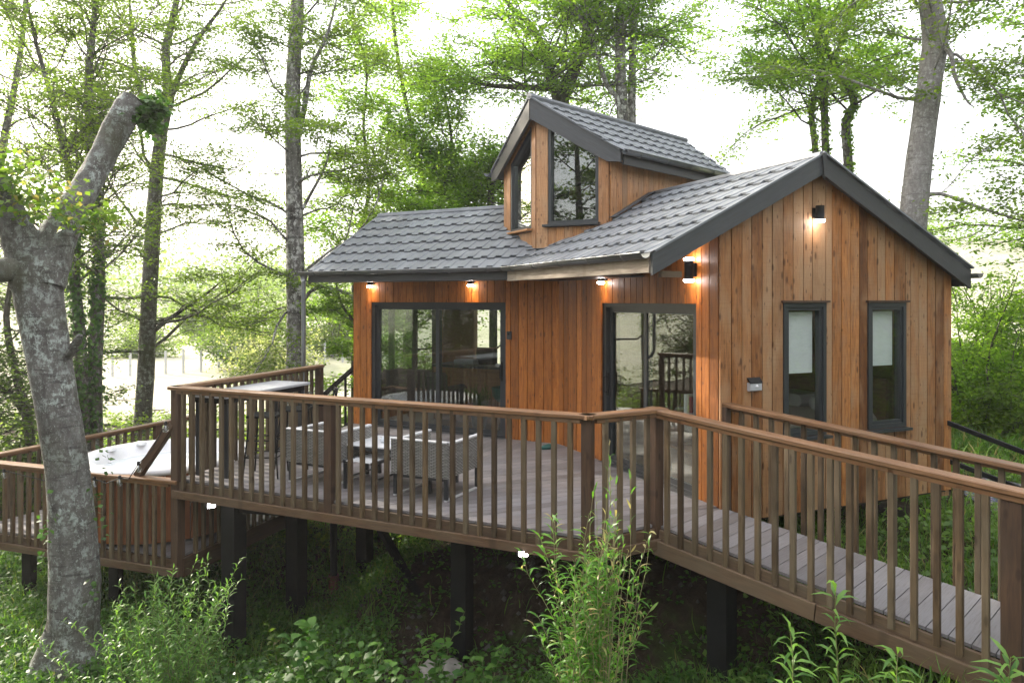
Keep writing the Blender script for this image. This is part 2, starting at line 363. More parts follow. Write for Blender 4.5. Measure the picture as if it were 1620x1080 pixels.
# ------------------------------------------------------------------ ground
def sheet(name, xs, ys, mat, dz=0, mask=None):
    gx, gy = np.meshgrid(xs, ys); zz = gz(gx, gy)+dz
    v = np.stack([gx.ravel(), gy.ravel(), zz.ravel()], 1); nx = len(xs); fs = []
    for j in range(len(ys)-1):
        for i in range(nx-1):
            if mask is None or mask((xs[i]+xs[i+1])/2, (ys[j]+ys[j+1])/2): fs.append((j*nx+i, j*nx+i+1, (j+1)*nx+i+1, (j+1)*nx+i))
    o = mk(name, v, fs, mat, None, None, True); return tag(o, kind='structure')
us = np.linspace(-1, 1, 201); gxs = np.sinh(us*5.2)*(420/np.sinh(5.2)); gys = 8+np.sinh(us*5.2)*(420/np.sinh(5.2))
sheet('ground', gxs, gys, M_soil, 0, lambda x, y: y < 26 or abs(x) > 380)
fx = np.sinh(np.linspace(-1, 1, 90)*3.5)*(400/np.sinh(3.5)); fy = 21+np.linspace(0, 1, 70)**2.5*380
sheet('meadow', fx, fy, M_field, .05, lambda x, y: y > 21.5+1.5*math.sin(x*.3))
sheet('gravel_path', np.linspace(5.9, 13, 30), np.linspace(8.0, 11.2, 24), M_gravel, .035, lambda x, y: abs(y-(9.3+.10*(x-6)+.2*math.sin(x*1.3))) < .75)

# ------------------------------------------------------------------ hazy evening air
hm = bpy.data.materials.new('haze_air'); hm.use_nodes = True; ht = hm.node_tree; ht.nodes.clear()
ho = ht.nodes.new("ShaderNodeOutputMaterial"); hv = ht.nodes.new("ShaderNodeVolumePrincipled"); hv.inputs['Color'].default_value = (.98, .98, .97, 1)
hv.inputs['Density'].default_value = HAZE; hv.inputs['Anisotropy'].default_value = .35; ht.links.new(hv.outputs[0], ho.inputs['Volume'])
vs_ = [(x, y, z) for x in (-435, 435) for y in (-430, 440) for z in (-5, 46)]
hz = mk('haze', vs_, [(0, 1, 3, 2), (4, 6, 7, 5), (0, 4, 5, 1), (2, 3, 7, 6), (0, 2, 6, 4), (1, 5, 7, 3)], hm); tag(hz, 'pale luminous evening haze hanging in the air', 'haze', kind='stuff')
# ------------------------------------------------------------------ cabin
cab = thing('cabin', 'single storey timber clad cabin with grey tiled roofs and a glazed roof dormer', 'cabin', (K.x, K.y, 0))
def boards(wall, p0, dr, nrm, s0, s1, holes, ztop, z0, mat, w=.145, th=.022, off=.012, jit=.012):
    """vertical cladding boards between s0 and s1 along dr, each its own object; holes=[(sa,sb,za,zb)]"""
    nb = max(1, round((s1-s0)/w)); es = [s0+(s1-s0)*i/nb for i in range(nb+1)]
    for i in range(1, nb): es[i] += random.uniform(-jit, jit)
    for h in holes:
        for e in h[:2]:
            i = min(range(1, nb), key=lambda q: abs(es[q]-e)); es[i] = e
    cuts = []
    for i in range(nb):
        a, b = es[i]+.0055, es[i+1]-.0055
        segs = [(z0+random.uniform(-.004, .004), None)]
        ivs = [(z0, 99.)]
        for (ha, hb, za, zb) in holes:
            m = (a+b)/2
            if ha < m < hb:
                n = []
                for (u, v) in ivs:
                    if za > u: n.append((u, min(v, za)))
                    if zb < v: n.append((max(u, zb), v))
                ivs = n
        for (u, v) in ivs:
            if v > 50: pts = [(a, u), (b, u), (b, ztop(b)), (a, ztop(a))]
            else: pts = [(a, u), (b, u), (b, v), (a, v)]
            if pts[2][1]-u < .03 and pts[3][1]-u < .03: continue
            pr = off+random.uniform(0, .006)
            P3 = [p0+dr*s+Z*z+nrm*(pr+th) for (s, z) in pts]
            slab('board', P3, nrm, th, mat, wall, Z)
def panelwall(name, p0, dr, nrm, s0, s1, zb, zt, holes, mat, parent, th=.12):
    """wall backing with rectangular openings, butted strips in one mesh"""
    b = MB(); ss = sorted(set([s0, s1]+[h[0] for h in holes]+[h[1] for h in holes]))
    ss = [s for s in ss if s0 <= s <= s1]
    for a, c in zip(ss[:-1], ss[1:]):
        m = (a+c)/2; ivs = [(zb, zt)]
        for h in holes:
            if h[0] <= m <= h[1]:
                n = []
                for (u, v) in ivs:
                    if h[2] > u: n.append((u, min(v, h[2])))
                    if h[3] < v: n.append((max(u, h[3]), v))
                ivs = n
        for (u, v) in ivs:
            ctr = p0+dr*m+Z*((u+v)/2)-nrm*(th/2)
            b.box(frame(ctr, dr, None, nrm), c-a, v-u, th)
    return b.build(name, mat, parent)
# openings
D1 = (.9265, 3.5397, -.02, 2.105); D2 = (.36, 2.3736, -.02, 2.105)      # measured along d1 from J and along d2 from K
W1 = (.809, 1.422, .66, 2.115); W2 = (2.0676, 2.6807, .66, 2.115)        # along g from K
w1 = panelwall('front_wall', J, d1, n1, 0, 3.92, -.25, 2.9, [D1], M_backing, cab)
w2 = panelwall('side_wall', K, d2, n2, 0, 3.6175, -.25, 2.85, [D2], M_backing, cab)
RZ = 3.71; EZ = 2.60
def gtop(u): return (RZ-.511*abs(u-1.228))-.13
boards(w1, J, d1, n1, .0, 3.92, [D1], lambda s: 2.86, -.04, M_clad2, .142)
boards(w2, K, d2, n2, -.010, 3.6175, [D2], lambda s: 2.8, -.04, M_clad2, .138)
# gable wall backing (polygon pieces)
wg = panelwall('gable_wall', K, g, -d2, 0, 3.484, -.2, 2.5, [W1, W2], M_backing, cab)
slab('gable_backing', [K+Z*2.5, Mc+Z*2.5, K+g*1.228+Z*3.55], -d2, .12, M_backing, wg)
boards(wg, K, g, -d2, -.038, 3.484, [W1, W2], gtop, -.17, M_clad, .143)
post('corner_board', (Mc+d2*.05+g*.013).x, (Mc+d2*.05+g*.013).y, -.17, 2.45, .022, M_clad, wg, ax=tuple(g), d=.1)
# hidden walls
wr = panelwall('rear_wall', Mc, (Q-Mc).normalized(), g, 0, (Q-Mc).length, -.25, 2.6, [], M_clad, cab)
wb = panelwall('back_wall', Q, (L2-Q).normalized(), -n1, 0, (L2-Q).length, -.25, 2.7, [(4.0, 5.2, .5, 2.1)], M_clad, cab)
DL = (L2-L).normalized()
we = panelwall('end_wall', L, DL, d1, 0, 2.75, -.25, 2.7, [(.25, 2.45, .12, 2.12)], M_clad, cab)
boards(we, L, DL, d1, 0, 2.75, [(.25, 2.45, .12, 2.12)], lambda s: 2.7+.58*max(0, .5-abs(s-.9)*.3), -.04, M_clad2)
slab('end_gable', [L+Z*2.7, L2+Z*2.7, L-n1*.97+Z*3.55], d1, .12, M_clad, we)
# inside
inw = cab
slab('interior_floor', [v+Z*.0 for v in (L+d1*-.13-n1*.13, J-n1*.13-g*-.06, K+g*.13+d2*.13, Mc-g*.13+d2*.13, Q-g*.2-d2*.1, L2+n1*.13-d1*.13)], Z, .08, M_infloor, cab, g)
ceil = slab('interior_ceiling', [v+Z*2.45 for v in (L+d1*-.13-n1*.13, J-n1*.13+g*.06, K+g*.13+d2*.13, Mc-g*.13+d2*.13, Q-g*.2-d2*.1, L2+n1*.13-d1*.13)], -Z, .04, M_inwall, cab, g)
def lining(p, dr, nrm, length, holes=()):
    o = panelwall('interior_lining', p, dr, nrm, 0, length, .0, 2.45, list(holes), M_inwall, cab, .02); return o
lining(Q-g*.14-d2*.1, (Mc-Q).normalized(), -g, (Mc-Q).length-.25)
lining(L2+n1*.14-d1*.1, (Q-L2).normalized(), n1, (Q-L2).length-.3, [(.75, 2.05, .5, 2.1)])
# partition with boards between the two wings
part_ = slab('partition_wall', [J+g*.1+Z*0, J+g*.1+d1*-.0+Vector((.95, 1.5, 0)), J+g*.1+Vector((.95, 1.5, 2.45)), J+g*.1+Z*2.45], -d2, .08, M_inwall, cab)

def pane_poly(name, pts, nrm, parent, mat=None, th=.012):
    return slab(name, pts, nrm, th, mat or M_glass, parent)
def rect(p0, dr, nrm, s0, s1, z0, z1, off): return [p0+dr*s+Z*z+nrm*off for (s, z) in ((s0, z0), (s1, z0), (s1, z1), (s0, z1))]
def framebars(b, p0, dr, nrm, s0, s1, z0, z1, w, dep, off):
    """rectangular frame, uprights between head and cill"""
    for (zz0, zz1) in ((z0, z0+w), (z1-w, z1)):
        b.box(frame(p0+dr*((s0+s1)/2)+Z*((zz0+zz1)/2)+nrm*(off-dep/2), dr, None, nrm), s1-s0, zz1-zz0, dep)
    for (a, c) in ((s0, s0+w), (s1-w, s1)):
        b.box(frame(p0+dr*((a+c)/2)+Z*((z0+z1)/2)+nrm*(off-dep/2), dr, None, nrm), c-a, z1-z0-2*w, dep)
def sliding_door(p0, dr, nrm, op, split, handle_s, label):
    s0, s1, z0, z1 = op; b = MB(); framebars(b, p0, dr, nrm, s0, s1, z0, z1, .055, .11, .0)
    f = b.build('sliding_door', M_pvc, cab); f['label'] = label
    for (a, c, of) in ((s0+.055, split+.035, -.018), (split-.035, s1-.055, -.062)):
        q = MB(); framebars(q, p0, dr, nrm, a, c, z0+.055, z1-.055, .065, .04, of); q.build('sash', M_pvc, f)
        pane_poly('pane', rect(p0, dr, nrm, a+.065, c-.065, z0+.12, z1-.12, of-.014), nrm, f)
    h = MB(); hp = p0+dr*handle_s+nrm*.0
    h.tube([hp+Z*.93+nrm*-.016, hp+Z*.93+nrm*.05, hp+Z*1.13+nrm*.05, hp+Z*1.13+nrm*-.016], .009, 6)
    h.box(frame(hp+Z*1.03+nrm*-.012, Z, None, nrm), .30, .03, .014)
    h.build('handle', M_black, f)
    t = MB(); t.box(frame(p0+dr*((s0+s1)/2)+Z*(z0+.008)+nrm*.035, dr, None, nrm), s1-s0, .03, .11); t.build('threshold', M_pvc, f)
    return f
sliding_door(J, d1, n1, D1, (D1[0]+D1[1])/2-.02, D1[0]+.09, 'wide two leaf sliding glass door in the front wall')
f2 = sliding_door(K, d2, n2, D2, (D2[0]+D2[1])/2+.05, D2[1]-.09, 'narrower sliding glass door under the deep eaves')
q = MB(); q.box(frame(K+d2*((D2[0]+D2[1])/2)+Z*2.03+n2*-.095, d2, None, n2), D2[1]-D2[0]-.12, .10, .02); q.build('blind_cassette', M_blind, f2)
def window(op, blind):
    s0, s1, z0, z1 = op; p0, dr, nrm = K, g, -d2; b = MB(); framebars(b, p0, dr, nrm, s0, s1, z0, z1, .048, .12, .052)
    f = b.build('window', M_pvc, cab)
    q = MB(); framebars(q, p0, dr, nrm, s0+.048, s1-.048, z0+.048, z1-.048, .036, .05, .034); q.build('sash', M_pvc, f)
    pane_poly('pane', rect(p0, dr, nrm, s0+.084, s1-.084, z0+.084, z1-.084, .012), nrm, f, M_glassw)
    c = MB(); c.box(frame(p0+dr*((s0+s1)/2)+Z*(z0-.022)+nrm*.07, dr, None, nrm), s1-s0+.05, .03, .10); c.build('sill', M_pvc, f)
    c = MB(); c.box(frame(p0+dr*((s0+s1)/2)+Z*(z1+.014)+nrm*.045, dr, None, nrm), s1-s0+.06, .022, .07); c.build('drip_cap', M_post, f)
    slab('roller_blind', rect(p0, dr, nrm, s0+.05, s1-.10, z1-blind, z1-.1, -.06), nrm, .004, M_blind, f)
    return f
window(W1, .78); window(W2, .74)
# end wall glazing seen through the front door
f = MB(); framebars(f, L, DL, d1, .25, 2.45, .12, 2.12, .06, .1, 0)
for s in (.98, 1.72): f.box(frame(L+DL*s+Z*1.12-d1*.05, DL, None, d1), .06, 1.88, .1)
f = f.build('end_window', M_pvc, cab); pane_poly('pane', rect(L, DL, d1, .31, 2.39, .18, 2.06, -.1), d1, f)

# ---- roofs
ECx = K+n2*.944-d2*.15                                   # eave/verge corner of the gable wing
Ej = Vector((-.044, 10.351, 0)); Rj = Vector((1.832, 11.485, 0))
EL = Ej+d1*3.72; RL = EL-n1*1.875
AP = K+g*1.228-d2*.15; ER = K+g*3.604-d2*.15
def up(v, z): return Vector((v.x, v.y, z))
roof = thing_r = None
rf = slab('roof', [up(EL, EZ-.02), up(Ej, EZ-.02), up(Rj, RZ-.02), up(RL, RZ-.02)], (up(Ej, EZ)-up(EL, EZ)).cross(up(RL, RZ)-up(EL, EZ)), .09, M_trim, cab, d1)
def rs(pts):
    n = (Vector(pts[1])-Vector(pts[0])).cross(Vector(pts[2])-Vector(pts[0]))
    if n.z < 0: n = -n
    return slab('roof_deck', [Vector(p)-Z*.02 for p in pts], n, .09, M_trim, rf)
rs([up(ECx, EZ), up(AP, RZ), up(Rj, RZ), up(Ej, EZ)])
BR = ER+d2*4.0; BLm = RL-n1*1.875
EZR = RZ-.511*(3.604-1.228)
PQ = Rj+(Rj-Ej).normalized()*2.6
rs([up(AP, RZ), up(ER, EZR), up(ER+d2*(3.844+1.0), EZR), up(Rj, RZ)])
rs([up(RL, RZ), up(Rj, RZ), up(ER+d2*(3.844+1.0), EZR), up(BLm, RZ-.592*1.875)])

def tilemesh(w, Lt):
    """one pressed metal tile: pan and raised roll with a stepped nose"""
    xs = [(0, .0, 0), (.50*w, 0., 0), (.55*w, .046, .007), (.96*w, .046, .007), (w, 0., 0)]
    vs = []; fs = []
    for (x, y0, h) in xs: vs += [(x, y0, h+.002), (x, y0, h+.028), (x, Lt+.02, h+.003)]
    for i in range(len(xs)-1):
        a = 3*i; b = 3*(i+1); fs += [(a, b, b+1, a+1), (a+1, b+1, b+2, a+2)]
    # screw head
    o = len(vs); cx_, cy_, r = .75*w, Lt*.42, .007
    vs += [(cx_-r, cy_-r, .048), (cx_+r, cy_-r, .048), (cx_+r, cy_+r, .048), (cx_-r, cy_+r, .048)]
    fs.append((o, o+1, o+2, o+3))
    me = bpy.data.meshes.new('roof_tile'); me.from_pydata(vs, [], fs); me.materials.append(M_tile); me.update(); return me
def tiles(O, a, b, na, nb, w, Lt, planes, parent, skip=None, lift=.0):
    """O eave corner, a along eave, b up the slope; planes = [(point, normal pointing outside)] clip in world"""
    n = a.cross(b).normalized()
    if n.z < 0: n = -n
    right = a.cross(b).z > 0
    me = tilemesh(w, Lt); cnt = 0
    for j in range(nb):
        for i in range(na):
            o = O+a*(i*w)+b*(j*Lt)+n*lift
            M = Matrix(((a.x, b.x, n.x, o.x), (a.y, b.y, n.y, o.y), (a.z, b.z, n.z, o.z), (0, 0, 0, 1)))
            cor = [o, o+a*w, o+a*w+b*Lt, o+b*Lt]; ctr = sum(cor, Vector())/4
            if skip and skip(ctr): continue
            st = [max((c-p).dot(q) for c in cor) for p, q in planes]; lo = [min((c-p).dot(q) for c in cor) for p, q in planes]
            if any(x > -1e-4 for x in lo): continue
            if all(x <= .002 for x in st): m = me
            else:
                bm = bmesh.new(); bm.from_mesh(me); Mi = M.inverted()
                for (p, q), x in zip(planes, st):
                    if x > .002:
                        bmesh.ops.bisect_plane(bm, geom=bm.verts[:]+bm.edges[:]+bm.faces[:], plane_co=Mi @ p, plane_no=(Mi.to_3x3() @ q).normalized(), clear_outer=True)
                if not bm.faces: bm.free(); continue
                m = bpy.data.meshes.new('roof_tile'); bm.to_mesh(m); bm.free(); m.materials.append(M_tile); m.update()
            use('roof_tile', m, parent, M); cnt += 1
    return cnt
vn = (up(Rj, 0)-up(Ej, 0)).normalized(); vperp = Vector((vn.y, -vn.x, 0))       # points to the gable-wing side
# dormer plan
P0 = Vector((.369, 10.66, 0)); PR = P0-d1*1.105; PL = P0+d2*1.19; mm = Vector((.7071, .7071, 0)); pp = Vector((.7071, -.7071, 0))
def in_dormer(c):
    v = up(c, 0)-P0; return v.dot(n1) < -.12 and v.dot(n2) < -.12 and abs((v).dot(pp)) < 1.1
sl1 = (up(RL, RZ)-up(EL, EZ)).normalized(); len1 = (up(RL, RZ)-up(EL, EZ)).length
c1 = tiles(up(Ej, EZ)-d1*.6+Z*.0-sl1*.03, d1, sl1, 18, 7, .242, (len1+.03)/7, [(up(Ej, 0), vperp), (up(EL+d1*.03, 0), d1)], rf, in_dormer)
sl2 = (up(AP, RZ)-up(ECx, EZ)).normalized(); len2 = (up(AP, RZ)-up(ECx, EZ)).length
c2 = tiles(up(ECx-d2*.03, EZ)-sl2*.03, d2, sl2, 24, 7, .242, (len2+.03)/7, [(up(Ej, 0), -vperp)], rf, in_dormer)
# far slopes carry the same tiles joined as one
def tilefield(name, O, a, b, na, nb, w, Lt, parent):
    me = tilemesh(w, Lt); n = a.cross(b).normalized(); n = n if n.z > 0 else -n; V = []; F = []
    bv = [v.co.copy() for v in me.vertices]; bf = [tuple(p.vertices) for p in me.polygons]
    for j in range(nb):
        for i in range(na):
            o = O+a*(i*w)+b*(j*Lt); k0 = len(V)
            V += [o+a*v.x+b*v.y+n*v.z for v in bv]; F += [tuple(k0+x for x in f) for f in bf]
    o = mk(name, V, F, M_tile, parent, Matrix()); o['kind'] = 'stuff'; return o
slR = (up(AP, RZ)-up(ER, EZR)).normalized(); lR = (up(AP, RZ)-up(ER, EZR)).length
tilefield('far_slope_tiles', up(ER-d2*.03, EZR)-slR*.03, d2, slR, 16, 8, .242, (lR+.03)/8, rf)
# ridge caps and valley
rc = MB(); rc.tube([up(RL+d1*.03, RZ+.0), up(Rj, RZ)], .06, 8); rc.build('ridge_cap', M_tile, rf)
rc = MB(); rc.tube([up(AP-d2*.03, RZ), up(Rj, RZ)], .05, 8); rc.build('ridge_cap', M_tile, rf)
vs = up(Ej, EZ)+Z*.012; ve = up(Rj, RZ)+Z*.012
v_l = (d1*.5-n1*.0).normalized()
bar('valley_flashing', vs+Z*.012, ve+Z*.012, .10, .006, M_flash, rf)
# fascias, verges, gutters
def gutter(p, q, out, nbr):
    """half round gutter from p to q hanging outside (out)"""
    V = []; F = []; n = 9
    for (pt) in (p, q):
        for rr in (.058, .052):
            for k in range(n):
                an = math.pi*k/(n-1); V.append(tuple(pt+out*(.062-math.cos(an)*rr)+Z*(-math.sin(an)*rr)))
    for s in (0, 1):
        o = s*n
        for k in range(n-1): F.append((o+k, o+k+1, 2*n+o+k+1, 2*n+o+k))
    for k in range(n-1):
        F.append((k, n+k, n+k+1, k+1)); F.append((2*n+k, 2*n+k+1, 3*n+k+1, 3*n+k))
    gt = mk('gutter', V, F, M_gutter, rf, Matrix(), True)
    for i in range(nbr):
        c = p.lerp(q, (i+.5)/nbr); t = MB(); dr = (q-p).normalized()
        pts = [c+out*(.062-math.cos(math.pi*k/8)*.061)+Z*(-math.sin(math.pi*k/8)*.061) for k in range(9)]
        for x, y in zip(pts[:-1], pts[1:]): t.bar(x, y, .03, .005, dr if False else Z)
        t.tube([c+out*.002+Z*.006, c+out*.126+Z*.006], .006, 5); t.build('gutter_bracket', M_gutter, gt)
    bead = MB(); bead.tube([p+out*.123, q+out*.123], .008, 6); bead.build('gutter_bead', M_gutter, gt)
    return gt
bar('fascia', up(EL, 2.515)+n1*.014, up(Ej, 2.515)+n1*.014, .028, .17, M_trim, rf)
bar('fascia', up(Ej, 2.505)+n2*.014, up(ECx-d2*-.02, 2.505)+n2*.014, .028, .19, M_sunfasc, rf)
gutter(up(EL+d1*.10, EZ+.0)+n1*.03, up(Ej, EZ)+n1*.03-d1*.03, n1, 6)
gutter(up(Ej, EZ)+n2*.03+d2*.0, up(ECx-d2*.02, EZ)+n2*.03, n2, 5)
def verge(p, q, nrm, dep, parent, th=.035, name='verge_board'):
    return slab(name, [p, q, q-Z*dep, p-Z*dep], nrm, th, M_trim, parent, q-p)
verge(up(ECx, EZ+.0)-d2*.035+n2*.02, up(AP, RZ+.01)-d2*.035, -d2, .215, rf)
verge(up(AP, RZ+.01)-d2*.035, up(ER, EZR)-d2*.035+g*.02, -d2, .215, rf)
slab('verge_cover', [up(AP, RZ+.02)-d2*.06-g*.03, up(AP, RZ+.02)-d2*.06+g*.03, up(AP, RZ-.26)-d2*.06], -d2, .02, M_trim, rf)
def vcap(a, b, inw, parent, w=.07, lift=.045):
    n = (b-a).cross(inw); n = n if n.z > 0 else -n
    slab('verge_cap', [a+Z*lift, b+Z*lift, b+Z*lift+inw*w, a+Z*lift+inw*w], n, .02, M_tile, parent, b-a)
vcap(up(AP, RZ)-d2*.06, up(ER, EZR)-d2*.06+g*.05, d2, rf)
vcap(up(ECx, EZ)-d2*.05, up(AP, RZ)-d2*.05, d2, rf, .05, .03)
vcap(up(EL, EZ)+d1*.05, up(RL, RZ)+d1*.05, -d1, rf, .05, .03)
verge(up(EL, EZ)+d1*.035, up(RL, RZ)+d1*.035, d1, .2, rf); verge(up(RL, RZ)+d1*.035, up(BLm, RZ-.592*1.875)+d1*.035, d1, .2, rf)
bar('fascia', up(ER, EZR-.10)+g*.014, up(ER+d2*4.2, EZR-.10)+g*.014, .028, .17, M_trim, rf)
gutter(up(ER-d2*.1, EZR-.03)+g*.03, up(ER+d2*4.2, EZR-.03)+g*.03, g, 5)
# soffits
slab('soffit', [up(EL, 2.445), up(Ej, 2.445), up(J, 2.445)+n1*.04, up(L, 2.445)+n1*.04+d1*.4], -Z, .015, M_trim, rf, d1)
slab('soffit', [up(Ej, 2.425), up(ECx+d2*1.5, 2.425), up(K+d2*1.35, 2.425)+n2*.04, up(J, 2.425)+n2*.04], -Z, .015, M_trim, rf, d2)
slab('rafter_end', [up(ECx, 2.43)+g*.12+d2*.02, up(ECx, 2.43)+g*.36+d2*.02, up(ECx, 2.37)+g*.36+d2*.02, up(ECx, 2.37)+g*.12+d2*.02], -d2, .05, M_fasc, rf, g)
# downpipe at the left end
dp = MB(); e0 = up(EL+d1*.05, 2.54)+n1*.09
dp.tube([e0, e0-Z*.08, e0-Z*.9, e0-Z*1.42, e0-Z*1.52+DL*.05+d1*.05, e0-Z*1.60+DL*.16+d1*.12, e0-Z*1.9+DL*.16+d1*.14, e0-Z*4.2+DL*.16+d1*.14], [.05]+[.036]*7, 10)
dpo = dp.build('downpipe', M_pipe, cab, True)
t = MB(); t.tube([e0-Z*.0, e0-Z*.09], [.062, .045], 10); t.build('outlet', M_pipe, dpo, True)
bar('pipe_bracket', e0-Z*1.42+d1*.13, e0-Z*1.42, .03, .02, M_gutter, dpo)

# ---- dormer
dm = slab('dormer', [P0+Z*2.55, PR+Z*2.55, PR+Z*3.17, P0+Z*3.17], n1, .08, M_backing, cab)
A0 = P0-mm*.134; A0.z = 5.05
TR = Vector((1.494, 9.99, 4.17)); TL = Vector((-.31, 11.986, 4.22))
slR_ = .88/1.311; slL_ = .83/1.372
def dz(v):                                           # underside of the dormer roof above plan point v
    s = (up(v, 0)-up(A0, 0)).dot(pp)
    return 5.05-(slR_*s if s > 0 else slL_*-s)
def ztR(s): return dz(P0-d1*s)-.16
def ztL(s): return dz(P0+d2*s)-.16
# right prow wall, pane hole handled by hand
def wallpoly(p0, dr, nrm, sa, sb, zb, zt, mat, name='board', th=.03, off=.03):
    return slab(name, [p0+dr*sa+Z*zb(sa)+nrm*off, p0+dr*sb+Z*zb(sb)+nrm*off, p0+dr*sb+Z*zt(sb)+nrm*off, p0+dr*sa+Z*zt(sa)+nrm*off], nrm, th, mat, dm, Z)
eR = -d1; nR = n1; nL = n2
b0 = lambda s: 2.6
gl0, gl1, gb = .185, .955, 3.235
wallpoly(P0, eR, nR, .0, gl0-.005, b0, ztR, M_cladt)
wallpoly(P0, eR, nR, gl1+.005, 1.105, b0, ztR, M_cladt)
nb = 6
for i in range(nb):
    a = gl0+(gl1-gl0)*i/nb; c = gl0+(gl1-gl0)*(i+1)/nb
    wallpoly(P0, eR, nR, a+.003, c-.003, b0, lambda s: gb-.05, M_cladt)
slab('header_board', [P0+eR*gl0+Z*(ztR(gl0)-.10)+nR*.03, P0+eR*gl1+Z*(ztR(gl1)-.10)+nR*.03, P0+eR*gl1+Z*ztR(gl1)+nR*.03, P0+eR*gl0+Z*ztR(gl0)+nR*.03], nR, .03, M_cladt, dm, eR)
def fpoly(p0, dr, nrm, s0, s1, z0, zt, w, dep, off, mat, name):
    o = [(s0, z0), (s1, z0), (s1, zt(s1)), (s0, zt(s0))]
    c = [(s0+w, z0+w), (s1-w, z0+w), (s1-w, zt(s1-w)-w*1.2), (s0+w, zt(s0+w)-w*1.2)]
    V = []; F = []
    for d in (off, off-dep):
        for (s, z) in o+c: V.append(p0+dr*s+Z*z+nrm*d)
    for i in range(4):
        j = (i+1) % 4; F += [(i, j, 4+j, 4+i), (8+i, 12+i, 12+j, 8+j), (i, 8+i, 8+j, j), (4+i, 4+j, 12+j, 12+i)]
    return mk(name, V, F, mat, dm, Matrix()), [p0+dr*s+Z*z+nrm*(off-dep*.6) for (s, z) in c]
fr_, pp_ = fpoly(P0, eR, nR, gl0, gl1, gb, lambda s: ztR(s)-.10, .045, .09, .022, M_pvc, 'window_frame'); pane_poly('pane', pp_, nR, dm, M_glassd)
bar('window_sill', P0+eR*(gl0-.06)+Z*(gb-.025)+nR*.06, P0+eR*(gl1+.03)+Z*(gb-.025)+nR*.06, .10, .035, M_pvc, dm)
# left prow wall
hl0, hl1 = .14, .93
wallpoly(P0, d2, nL, .004, hl0-.004, b0, ztL, M_cladt)
wallpoly(P0, d2, nL, hl1+.004, 1.06, b0, ztL, M_cladt); wallpoly(P0, d2, nL, 1.066, 1.19, b0, ztL, M_cladt)
for i in range(5):
    a = hl0+(hl1-hl0)*i/5; c = hl0+(hl1-hl0)*(i+1)/5; wallpoly(P0, d2, nL, a+.003, c-.003, b0, lambda s: 3.15, M_cladt)
slab('header_board', [P0+d2*hl0+Z*(ztL(hl0)-.10)+nL*.03, P0+d2*hl1+Z*(ztL(hl1)-.10)+nL*.03, P0+d2*hl1+Z*ztL(hl1)+nL*.03, P0+d2*hl0+Z*ztL(hl0)+nL*.03], nL, .03, M_cladt, dm, d2)
fr_, pp_ = fpoly(P0, d2, nL, hl0, hl1, 3.2, lambda s: ztL(s)-.10, .045, .09, .022, M_pvc, 'window_frame'); pane_poly('pane', pp_, nL, dm, M_glassl)
bar('window_sill', P0+d2*(hl0-.02)+Z*3.178+nL*.06, P0+d2*(hl1+.02)+Z*3.178+nL*.06, .10, .03, M_cladt, dm)
# side walls of the dormer, running back along the ridge
for (q0, sg) in ((PR, 1), (PL, -1)):
    nb = 24
    for i in range(nb):
        a, c = i*.13+.003, (i+1)*.13-.003
        zt = dz(q0)-.15
        o = q0+pp*sg*.0
        slab('board', [o+mm*a+Z*2.7+pp*sg*.03, o+mm*c+Z*2.7+pp*sg*.03, o+mm*c+Z*zt+pp*sg*.03, o+mm*a+Z*zt+pp*sg*.03], pp*sg, .025, M_cladt, dm, Z)
    slab('side_backing', [q0+Z*2.7, q0+mm*3.12+Z*2.7, q0+mm*3.12+Z*(dz(q0)-.15), q0+Z*(dz(q0)-.15)], pp*sg, .05, M_backing, dm, mm)
# inside of the dormer: a back partition with boards
for i in range(14):
    c = P0+mm*1.9+pp*(-.95+i*.14)
    slab('inner_board', [c+Z*2.75-pp*.067, c+Z*2.75+pp*.067, c+Z*4.1+pp*.067, c+Z*4.1-pp*.067], -mm, .02, M_inwall, dm, Z)
# dormer roof
RE = up(A0, 5.05)+mm*4.15
BRd = TR+mm*3.15; BLd = TL+mm*2.2
dr_ = slab('dormer_roof', [A0-Z*.02, TR-Z*.02, BRd-Z*.02, RE-Z*.02], (TR-A0).cross(BRd-A0)*(1 if (TR-A0).cross(BRd-A0).z > 0 else -1), .10, M_trim, cab)
nn = (TL-A0).cross(BLd-A0); nn = nn if nn.z > 0 else -nn
slab('dormer_roof_deck', [A0-Z*.02, TL-Z*.02, BLd-Z*.02, RE-Z*.02], nn, .10, M_trim, dr_)
upR = (RE-(RE+pp*1.311-Z*.88)).normalized(); hyp = math.hypot(1.311, .88)
eave0 = up(A0, 5.05)+pp*1.311-Z*.88
vgn = up(eR, 0).cross(Z).normalized(); vgn = vgn if vgn.dot(mm) < 0 else -vgn
bkn = (BRd-RE).cross(Z).normalized(); bkn = bkn if bkn.dot(mm) > 0 else -bkn
c3 = tiles(eave0-mm*.9-upR*.03, mm, upR, 24, 5, .242, (hyp+.03)/5, [(up(A0, 0)+vgn*.03, vgn), (up(BRd, 0), bkn)], dr_)
upL = (Vector((0, 0, 0))+pp*1.372+Z*.83).normalized(); hl = math.hypot(1.372, .83); eL0 = up(A0, 5.05)-pp*1.372-Z*.83
vgl = d2.cross(Z).normalized(); vgl = vgl if vgl.dot(mm) < 0 else -vgl
tilefield('far_slope_tiles', eL0+mm*1.0-upL*.03, mm, upL, 10, 5, .242, (hl+.03)/5, dr_)
tiles(eL0-mm*.2-upL*.03, mm, upL, 5, 5, .242, (hl+.03)/5, [(up(A0, 0)+vgl*.03, vgl)], dr_)
print('tiles', c1, c2, c3)
def dverge(p, q, nrm, name='verge_board'):
    d = (q-p); L_ = d.length
    return slab(name, [p+nrm*.03+Z*.02, q+nrm*.03+Z*.02, q+nrm*.03-Z*.14, q+nrm*.03-d*.15-Z*.25, p+nrm*.03-Z*.30], nrm, .045, M_trim, dr_, d)
nvR = n1; nvL = n2
